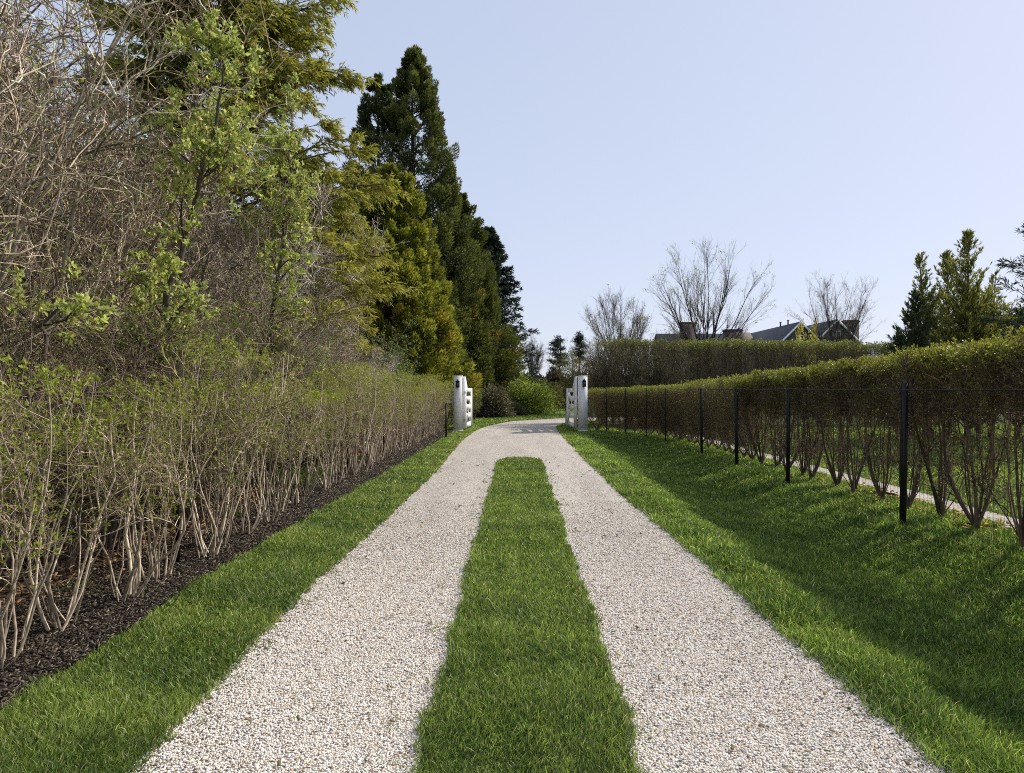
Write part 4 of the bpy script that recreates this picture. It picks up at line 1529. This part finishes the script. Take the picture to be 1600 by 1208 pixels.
bush("rhododendron", "rhododendron with pale glossy leaves just beyond the left gate", W(770, 0, 38)[0], 38.5, 1.05, 1.75, 701, 7000, .14, (0.03, 0.04, 0.02), (0.22, 0.20, 0.15))
bush("rhododendron", "wide bright green rhododendron on the outside of the bend", W(822, 0, 44)[0], 43.5, 1.85, 2.3, 702, 15000, .15, (0.06, 0.10, 0.02), (0.36, 0.44, 0.10))
bush("rhododendron", "low dark rhododendron between the pale one and the bright green one", W(798, 0, 41)[0], 41.0, 0.9, 0.8, 703, 5000, .13, (0.02, 0.035, 0.015), (0.12, 0.13, 0.07))
bush("dark_bush", "dark purplish bush beyond the bend of the drive", W(872, 0, 58)[0], 58, 1.7, 3.0, 704, 11000, .20, (0.015, 0.014, 0.010), (0.06, 0.045, 0.03))
bush("olive_bush", "olive green bush beside the dark purplish one", W(852, 0, 54)[0], 54, 1.4, 2.4, 705, 6000, .16, (0.05, 0.06, 0.02), (0.16, 0.16, 0.06))
place_kind("olive_tree", "tree", mk([bare_shrub(711, 6.2, 12, 13, 9, 4, 0.55, 0.04, (0.2, 0.17, 0.12), leafn=11000, lsize=0.12, leafc=((0.10, 0.12, 0.04), (0.26, 0.25, 0.10)))]),
           [(W(905, 0, 50)[0], 50, 0, (0.66, 0.66, 0.66), 0, "olive green open tree rising behind the right gate post")])
# woody wild shrubs at the left end of the tall hedge
WV = mk([bare_shrub(720 + i, 4.2, 13, 14, 9, 4, 0.55, 0.018, (0.14, 0.11, 0.085), leafn=5000, lsize=0.06, tw=.005, leafc=((0.04, 0.06, 0.02), (0.15, 0.18, 0.05))) for i in range(2)])
place_kind("wild_shrub", "shrub", WV, [
    (3.9, 30.2, 0, (.8, .8, .72), 0, "wild dark shrub nearest the right gate, at the left end of the tall hedge"),
    (4.9, 29.6, 2, (.9, .9, .86), 1, "wild brownish shrub leaning on the left end of the tall hedge"),
    (6.0, 29.9, 4, (.8, .8, .9), 0, "wild shrub merging into the front of the tall hedge"),
    (3.9, 32.6, 1, (.9, .9, .9), 1, "wild shrub just behind the left end of the tall hedge")])


# open dark pines far beyond the gates
def round_pine(px, pyt, pyb, Y, rpx, seed, label, dense=1.0):
    x, y, H = W(px, pyt, Y)
    zb = W(0, pyb, Y)[2]
    R = rpx * Y / 1067
    rng = np.random.default_rng(seed)
    wd, fo = MB(), MB()
    tr = grow(rng, np.array([[0, 0, -.1]]), np.array([[0, 0, 1.]]), np.array([H * .97]), 8, .02, .05)
    tubes(wd, tr, taper(np.array([.16]), 9, .2), 6, (0.05, 0.04, 0.035))
    m = 46
    t = rng.random(m)
    z0 = zb * 0.8 + (H - zb * 0.8) * t * .96
    a = rng.random(m) * 2 * PI
    prof = R * np.sin(np.clip((t * 0.85 + .2), 0, 1) * PI) ** .6 * (.5 + .6 * rng.random(m))
    T = np.stack([np.cos(a) * prof, np.sin(a) * prof, z0 + .25 * prof], 1)
    A = np.stack([0 * z0, 0 * z0, z0], 1)
    tubes(wd, np.stack([A, (A + T) / 2, T], 1), np.tile([.05, .03, .012], (m, 1)), 3, (0.05, 0.04, 0.035), .2, rng)
    n = int(5200 * dense)
    i = rng.integers(0, m, n)
    f = rng.random((n, 1)) ** .5
    Pl = A[i] * (1 - f) + T[i] * f + nrm(rng.normal(size=(n, 3))) * rng.random((n, 1)) * .5 * np.array([[1, 1, .6]])
    c = np.array([[0.022, 0.034, 0.022]]) * (1 + .8 * rng.random((n, 1)))
    leaves(fo, rng, Pl, rng.normal(size=(n, 3)) + np.array([[0, 0, .4]]), .28, .05, c, .2, .1)
    r = empty("pine_tree", (x, y, 0))
    tag(r, label, "tree")
    wd.build("trunk", M_BARK, r, True)
    fo.build("crown", M_CONIF, r)


round_pine(873, 516, 575, 72, 19, 801, "open round-headed dark pine seen between the gates", 1.0)
round_pine(905, 513, 545, 76, 11, 802, "small round-headed pine above the right gate post", .8)


# far woods closing the horizon ---------------------------------------------------
def woods():
    rng = np.random.default_rng(900)
    wd = MB()
    pts = []
    for k in range(150):
        u = rng.random()
        if k < 70:
            x, y = -140 + 120 * u, 60 + 60 * rng.random() - 30 * u * 0
        elif k < 110:
            x, y = -22 + 60 * u, 115 + 30 * rng.random()
        else:
            x, y = 45 + 130 * u, 80 + 50 * rng.random()
        h = 2.6 + 1.4 * rng.random() if k < 70 else 2.6 + 1.4 * rng.random()
        n = 260
        g = nrm(rng.normal(size=(n, 3))) * rng.random((n, 1)) ** .4
        P = np.array([[x, y, h * .55]]) + g * np.array([[h * .42, h * .42, h * .52]])
        c = np.array([[0.05, 0.055, 0.03]]) * (0.6 + .8 * rng.random()) * (1 + .3 * rng.normal(size=(n, 1)))
        pts.append((P, g, np.clip(c, .01, .2)))
    P = np.concatenate([p[0] for p in pts])
    G = np.concatenate([p[1] for p in pts])
    C = np.concatenate([p[2] for p in pts])
    leaves(wd, rng, P, G + .6 * rng.normal(size=G.shape), 1.2, .6, C, .1, .1)
    tag(wd.build("distant_woods", M_CONIF), "distant hazy line of woods beyond the lawns", "woods", kind="stuff")


woods()

# ------------------------------------------------------------------ gates
PW = 0.35   # post width


def gate_post(x, y, side, label):
    r = empty("gate_post", (x, y, 0))
    tag(r, label, "gate post", group="white gate posts of the driveway")
    m = MB()
    # slightly tapered square shaft
    import bmesh
    bm = bmesh.new()
    bmesh.ops.create_cube(bm, size=1.0)
    for v in bm.verts:
        top = v.co.z > 0
        wv = PW * (0.90 if top else 1.0)
        v.co = Vector((v.co.x * wv, v.co.y * wv, 2.13 if top else 0.0))
    bmesh.ops.bevel(bm, geom=bm.edges[:], offset=0.008, segments=2, affect='EDGES')
    bmesh.ops.triangulate(bm, faces=bm.faces[:])
    bm.verts.index_update()
    m.add([tuple(v.co) for v in bm.verts], [[v.index for v in f.verts] for f in bm.faces], (1, 1, 1))
    bm.free()
    m.build("shaft", M_WHITE, r)
    m = MB()
    box(m, -0.165, 0.165, -0.165, 0.165, 2.132, 2.15, bev=0.004)
    m.build("cap", M_WHITE, r)
    m = MB()
    box(m, -0.19, 0.19, -0.19, 0.19, 0.0, 0.05, bev=0.006)
    m.build("plinth", M_WHITE, r)
    # side casing strip towards the drive
    m = MB()
    sx = -side
    xa, xb = sorted((sx * 0.178, sx * 0.200))
    box(m, xa, xb, -0.13, -0.07, 0.06, 2.12, bev=0.004)
    m.build("trim_strip", M_WHITE, r)
    return r


def lantern(x, y, z, label):
    r = empty("wall_lantern", (x, y, z))
    tag(r, label, "lantern", group="black carriage lanterns on the gate posts")
    m = MB()
    box(m, -0.04, 0.04, -0.012, 0.0, -0.10, 0.10, bev=0.003)
    m.build("back_plate", M_BLACK, r)
    m = MB()
    t = np.linspace(0, PI, 7)
    p = np.stack([0 * t, -0.065 + 0.055 * np.cos(t), 0.12 + 0.05 * np.sin(t)], 1)[None]
    tubes(m, p, np.full((1, 7), 0.008), 6, (1, 1, 1))
    m.build("bracket", M_BLACK, r)
    # frame
    m = MB()
    for sx in (-1, 1):
        for sy in (-1, 1):
            box(m, sx * 0.062 - 0.006, sx * 0.062 + 0.006, -0.085 + sy * 0.056 - 0.006, -0.085 + sy * 0.056 + 0.006, -0.13, 0.07)
    box(m, -0.074, 0.074, -0.157, -0.013, -0.15, -0.13, bev=.003)
    m.build("frame", M_BLACK, r)
    m = MB()
    v = [(-0.085, -0.168, 0.07), (0.085, -0.168, 0.07), (0.085, -0.014, 0.07), (-0.085, -0.014, 0.07),
         (-0.03, -0.112, 0.13), (0.03, -0.112, 0.13), (0.03, -0.058, 0.13), (-0.03, -0.058, 0.13)]
    m.add(v, [(0, 3, 2, 1), (4, 5, 6, 7), (0, 1, 5, 4), (1, 2, 6, 5), (2, 3, 7, 6), (3, 0, 4, 7)], (1, 1, 1))
    box(m, -0.018, 0.018, -0.103, -0.067, 0.13, 0.165)
    m.build("lamp_roof", M_BLACK, r)
    m = MB()
    box(m, -0.055, 0.055, -0.136, -0.034, -0.13, 0.07)
    m.build("glass", M_LGLASS, r)
    return r


def gate_leaf(hx, hy, dx, dy, side, label):
    """leaf in its own local frame: +x from hinge to free end, opened inward"""
    Lg = math.hypot(dx, dy)
    r = empty("gate_leaf", (hx, hy, 0), math.atan2(dy, dx))
    tag(r, label, "gate", group="white wooden gate leaves standing open")
    T = 0.03
    # hinge stile, tall and swept down to the top rail
    m = MB()
    prof = [(0, 0.10), (0.20, 0.10), (0.20, 1.72), (0.205, 1.72), (0.20, 1.80)]
    top = [(0.55 * math.sin(a) ** 1.0, 1.66 + 0.46 * (1 - math.sin(a)) ** 1.2) for a in np.linspace(PI / 2, 0, 8)]
    pts = [(0, 0.10), (0.46, 0.10), (0.46, 1.56)] + [(0.76, 1.56)] + [(0.16 + 0.60 * (1 - s), 1.655 + 0.46 * s ** 0.8) for s in np.linspace(0, 1, 9)] + [(0, 2.115)]
    n = len(pts)
    V_ = [(p[0], -T, p[1]) for p in pts] + [(p[0], T, p[1]) for p in pts]
    import bmesh
    bm = bmesh.new()
    vs = [bm.verts.new(v) for v in V_]
    bm.faces.new(vs[:n][::-1])
    bm.faces.new(vs[n:])
    for i in range(n):
        j = (i + 1) % n
        bm.faces.new((vs[i], vs[j], vs[n + j], vs[n + i]))
    bmesh.ops.recalc_face_normals(bm, faces=bm.faces[:])
    bmesh.ops.triangulate(bm, faces=bm.faces[:])
    bm.verts.index_update()
    m.add([tuple(v.co) for v in bm.verts], [[v.index for v in f.verts] for f in bm.faces], (1, 1, 1))
    bm.free()
    m.build("hinge_stile", M_WHITE, r)
    m = MB()
    box(m, Lg - 0.40, Lg, -T, T, 0.10, 1.655, bev=0.004)
    m.build("end_stile", M_WHITE, r)
    zr = [(0.10, 0.30), (0.47, 0.67), (0.82, 1.01), (1.16, 1.345)]
    for a, b in zr:
        m = MB()
        box(m, 0.462, Lg - 0.402, -T + 0.004, T - 0.004, a, b, bev=0.003)
        m.build("rail", M_WHITE, r)
    m = MB()
    box(m, 0.762, Lg - 0.402, -T + 0.004, T - 0.004, 1.50, 1.655, bev=0.003)
    box(m, 0.462, 0.759, -T + 0.006, T - 0.006, 1.50, 1.558)
    m.build("top_rail", M_WHITE, r)
    # diagonal brace behind the rails
    for k_ in range(2):
        m = MB()
        a, b = (0.22, Lg - 0.25) if k_ == 0 else (Lg - 0.22, 0.25)
        za, zb_ = 0.2, 1.55
        w_ = 0.12
        ysgn = -1 if k_ == 0 else 1
        y0, y1 = sorted((ysgn * (T + 0.002), ysgn * (T + 0.022)))
        q = [(a - w_ / 2, za), (a + w_ / 2, za), (b + w_ / 2, zb_), (b - w_ / 2, zb_)]
        V_ = [(p[0], y0, p[1]) for p in q] + [(p[0], y1, p[1]) for p in q]
        m.add(V_, [(0, 1, 2, 3), (7, 6, 5, 4), (0, 4, 5, 1), (1, 5, 6, 2), (2, 6, 7, 3), (3, 7, 4, 0)], (1, 1, 1))
        m.build("brace", M_WHITE, r)
    for z in (0.42, 1.50):
        m = MB()
        box(m, -0.05, 0.07, -T - 0.012, -T - 0.001, z - 0.03, z + 0.03)
        t = np.array([[[-0.035, -T - 0.012, z - 0.05], [-0.035, -T - 0.012, z + 0.05]]], float)
        tubes(m, t, np.full((1, 2), 0.014), 8, (1, 1, 1))
        m.build("hinge", M_BLACK, r)


PLX, PRX, PY = -2.30, 2.52, 26.4
gate_post(PLX, PY, -1, "square white gate post on the left of the drive beside the twiggy hedge")
gate_post(PRX, PY, 1, "square white gate post on the right side, where the wire fence ends")
lantern(PLX + 0.0, PY - 0.166, 1.84, "black lantern on the front of the left gate post")
lantern(PRX + 0.03, PY - 0.166, 1.86, "black lantern on the front of the right gate post")
gate_leaf(PLX + 0.23, PY + 0.0, 0.13, 2.3, -1, "white wooden gate leaf swung open inwards at the left post")
gate_leaf(PRX - 0.25, PY + 0.0, -0.20, 2.3, 1, "white wooden gate leaf swung open inwards at the right post")
# small control box on the left post
r = empty("control_box", (PLX - 0.20, PY - 0.12, 1.10))
tag(r, "small grey box fixed to the outer side of the left gate post", "box")
m = MB()
box(m, -0.05, 0.022, -0.06, 0.06, -0.20, 0.22, bev=.006)
m.build("case", M_GREYBOX, r)
m = MB()
box(m, -0.04, 0.012, -0.067, -0.0605, -0.16, 0.18)
m.build("lid", M_GREYBOX, r)

# marker stake at the inside of the bend
r = empty("marker_stake", (2.3, 33.0 - .6, 0))
tag(r, "short pale wooden stake on the grass beside the bend, left of the right gate leaf", "stake")
m = MB()
box(m, -0.04, 0.04, -0.04, 0.04, 0, 0.62, bev=.006)
m.build("shaft", mat_simple("weathered_wood", (0.34, 0.31, 0.24), .8, .2, 12), r)
m = MB()
box(m, -0.07, 0.07, -0.05, 0.05, 0.621, 0.72, bev=.01)
m.build("cap", mat_simple("green_cap", (0.15, 0.17, 0.07), .6, .2, 12), r)

# ------------------------------------------------------------------ wire fences


def post_mesh(h, w_=0.032):
    m = MB()
    box(m, -w_, w_, -w_, w_, -0.05, h, bev=.004)
    return m.mesh("post", M_BLACK)


root = empty("wire_fence", (4.6, 8.1, 0))
tag(root, "black steel post and wire mesh fence running in front of the right hedge", "fence")
pm = post_mesh(1.66)
FY = [0.4, 3.2, 5.4, 8.15, 11.6, 14.3, 17.0, 20.8, 22.9, 24.6, 25.7]
for y in FY:
    x = float(fence_x(y))
    o = link("post", pm, root)
    g0 = float(gz(x, y))
    o.location = (x - 4.6, y - 8.1, g0)
    o.rotation_euler = (0.012 * math.sin(y * 7), 0.014 * math.sin(y * 3.3), 0.2 * math.sin(y))
    o.scale = (0.88 if y < 18 else 0.55, 0.88 if y < 18 else 0.55, ((1.72 if y < 9 else 1.66) - g0) / 1.66)
yy = np.concatenate([np.arange(0.4, 20, 0.4), np.arange(20, 26.2, 0.2)])
fx = fence_x(yy)
m = MB()
for z, rd in ((1.64, 0.008),):
    tubes(m, np.stack([fx - 4.6 - 0.036, yy - 8.1, np.full_like(yy, z) - 0.01 * np.abs(np.sin(yy * 1.1))], 1)[None], np.full((1, len(yy)), rd), 5, (1, 1, 1))
m.build("top_wire", M_BLACK, root)
m = MB()
hz = np.concatenate([np.linspace(0.08, 1.56, 16)])
for z in hz:
    tubes(m, np.stack([fx - 4.6 - 0.036, yy - 8.1, np.full_like(yy, z)], 1)[None], np.full((1, len(yy)), 0.0016), 3, (1, 1, 1))
vy = np.arange(0.4, 26.1, 0.075)
vx = fence_x(vy) - 4.6 - 0.036
tubes(m, np.stack([np.stack([vx, vy - 8.1, 0 * vy + 0.03], 1), np.stack([vx, vy - 8.1, 0 * vy + 1.6], 1)], 1), np.full((len(vy), 2), 0.0014), 3, (1, 1, 1))
m.build("wire_mesh", M_BLACK, root)

root = empty("hedge_fence", (-3.12, 6.4, 0))
tag(root, "thin black steel fence posts hidden inside the left hedge", "fence")
pm2 = post_mesh(1.45, 0.014)
for y in (3.2, 6.4, 9.6, 12.8, 16.0, 19.2):
    o = link("post", pm2, root)
    o.location = (float(np.interp(y, [0, 4, 12, 22], [-3.12, -3.18, -3.2, -3.05])) + 3.12, y - 6.4, 0)
for z in (1.40, 0.75):
    m = MB()
    ya = np.array([3.2, 6.4, 9.6, 12.8, 16.0, 19.2])
    tubes(m, np.stack([np.interp(ya, [0, 4, 12, 22], [-3.02, -3.06, -3.0, -2.8]) + 3.12, ya - 6.4, 0 * ya + z], 1)[None], np.full((1, 6), .002), 4, (1, 1, 1))
    m.build("wire", M_BLACK, root)

root = empty("end_post_frame", (-2.37, 22.6, 0))
tag(root, "black steel end post with a rail reaching back to the left gate post", "fence")
m = MB()
box(m, -.026, .026, -.026, .026, -.05, 1.12, bev=.006)
m.build("post", M_BLACK, root)
m = MB()
tubes(m, np.array([[[0, 0.0, 1.145], [-0.02, 1.6, 1.15], [-0.13, 3.55, 1.15]]]), np.full((1, 3), .024), 8, (1, 1, 1))
m.build("rail", M_BLACK, root)

# ------------------------------------------------------------------ house


def prism_roof(m, xr, hw, y0, y1, zr, drop, th=0.15):
    """gable roof, ridge along y at x=xr"""
    for s in (-1, 1):
        v = [(xr, y0, zr), (xr + s * hw, y0, zr - drop), (xr + s * hw, y1, zr - drop), (xr, y1, zr),
             (xr, y0, zr - th), (xr + s * hw, y0, zr - drop - th), (xr + s * hw, y1, zr - drop - th), (xr, y1, zr - th)]
        m.add(v, [(0, 1, 2, 3), (7, 6, 5, 4), (0, 4, 5, 1), (1, 5, 6, 2), (2, 6, 7, 3)], (1, 1, 1))


def gable_wall(m, xr, hw, y0, y1, zr, drop):
    ze = zr - drop
    v = [(xr - hw, y0, 0), (xr + hw, y0, 0), (xr + hw, y0, ze), (xr, y0, zr - .16), (xr - hw, y0, ze),
         (xr - hw, y1, 0), (xr + hw, y1, 0), (xr + hw, y1, ze), (xr, y1, zr - .16), (xr - hw, y1, ze)]
    m.add(v, [(0, 1, 2, 4), (5, 9, 7, 6), (0, 4, 9, 5), (1, 6, 7, 2)], (1, 1, 1))
    m.add(v, [(4, 2, 3), (9, 8, 7)], (1, 1, 1))


HOUSE = empty("shingle_house", (33, 80, 0))
tag(HOUSE, "large shingled house with slate gable roofs and brick chimneys behind the tall hedge", "house")


def hb(m, name, mat):
    rebase([m], (33, 80, 0))
    return m.build(name, mat, HOUSE)


m = MB()
gable_wall(m, 33.1, 2.9, 80.2, 98, 9.45, 2.9)
gable_wall(m, 37.3, 3.6, 80.0, 92, 9.70, 3.6)
wl = hb(m, "wall", M_WALL)
m = MB()
box(m, 20.5, 33, 95.0, 103.0, 0, 7.2)
hb(m, "wing_wall", M_WALL)
m = MB()
prism_roof(m, 33.1, 3.2, 79.8, 98.4, 9.5, 3.2)
rf = hb(m, "roof", M_ROOF)
m = MB()
prism_roof(m, 37.3, 3.9, 79.6, 92.4, 9.75, 3.9)
hb(m, "roof", M_ROOF)
m = MB()
# cross wing roof, ridge along x
for s in (-1, 1):
    yr = 99.0
    v = [(20.0, yr, 9.6), (33.0, yr, 9.6), (33.0, yr + s * 4.4, 6.9), (20.0, yr + s * 4.4, 6.9),
         (20.0, yr, 9.45), (33.0, yr, 9.45), (33.0, yr + s * 4.4, 6.75), (20.0, yr + s * 4.4, 6.75)]
    m.add(v, [(0, 1, 2, 3), (7, 6, 5, 4), (0, 3, 7, 4), (2, 6, 7, 3)] if s > 0 else [(3, 2, 1, 0), (4, 5, 6, 7), (4, 7, 3, 0), (3, 7, 6, 2)], (1, 1, 1))
hb(m, "roof", M_ROOF)
m = MB()
v = [(28.8, 93.6, 9.25), (31.8, 93.6, 9.35), (32.0, 92.0, 8.0), (28.5, 92.0, 8.0), (28.8, 93.6, 9.1), (31.8, 93.6, 9.2), (32.0, 92.0, 7.85), (28.5, 92.0, 7.85)]
m.add(v, [(3, 2, 1, 0), (4, 5, 6, 7), (0, 4, 7, 3), (1, 2, 6, 5), (3, 7, 6, 2)], (1, 1, 1))
box(m, 28.8, 31.8, 92.3, 95, 7.0, 7.84)
hb(m, "dormer", M_CEDARWOOD)
# white rakes
for (xr, hw, y0, zr) in ((33.1, 3.25, 79.75, 9.52), (37.3, 3.95, 79.55, 9.77)):
    m = MB()
    for s in (-1, 1):
        q = [(xr, zr), (xr + s * hw, zr - hw), (xr + s * hw, zr - hw - .28), (xr, zr - .28)]
        v = [(a, y0 - .06, b) for a, b in q] + [(a, y0, b) for a, b in q]
        m.add(v, [(0, 1, 2, 3), (7, 6, 5, 4), (0, 4, 5, 1), (2, 6, 7, 3)], (1, 1, 1))
    hb(m, "bargeboard", M_WHITE)
for (xa, xb, ya, yb, zt) in ((22.9, 24.9, 95.5, 96.7, 10.95), (29.4, 31.8, 96.6, 97.8, 10.05), (38.7, 40.3, 80.6, 82.0, 9.75)):
    m = MB()
    box(m, xa, xb, ya, yb, 0.0, zt - .28)
    c = hb(m, "chimney", M_BRICK)
    m = MB()
    box(m, xa - .1, xb + .1, ya - .1, yb + .1, zt - .28, zt - .1)
    box(m, xa - .02, xb + .02, ya - .02, yb + .02, zt - .1, zt)
    rebase([m], (33, 80, 0))
    m.build("chimney_cap", M_BRICK, c)
for (xa, za, zb_) in ((36.9, 7.3, 8.4), (35.2, 3.4, 4.9), (38.6, 3.4, 4.9), (32.7, 6.9, 7.9), (31.6, 3.4, 4.9)):
    y0 = 79.98 if xa > 34 else 80.18
    m = MB()
    box(m, xa, xa + .9, y0 - .06, y0 - .005, za, zb_)
    wnd = hb(m, "window", M_WHITE)
    m = MB()
    box(m, xa + .08, xa + .42, y0 - .07, y0 - .062, za + .08, zb_ - .08)
    box(m, xa + .48, xa + .82, y0 - .07, y0 - .062, za + .08, zb_ - .08)
    rebase([m], (33, 80, 0))
    m.build("pane", M_GLASS, wnd)
for (x, y) in ((33.1, 86.0), (33.1, 83.6)):
    m = MB()
    tubes(m, np.array([[[x, y, 9.3], [x, y, 9.95]]]), np.full((1, 2), .09), 8, (1, 1, 1))
    tubes(m, np.array([[[x, y, 9.95], [x, y, 10.02]]]), np.full((1, 2), .15), 8, (1, 1, 1))
    hb(m, "roof_vent", M_BLACK)
print("scene built", len(bpy.data.objects))
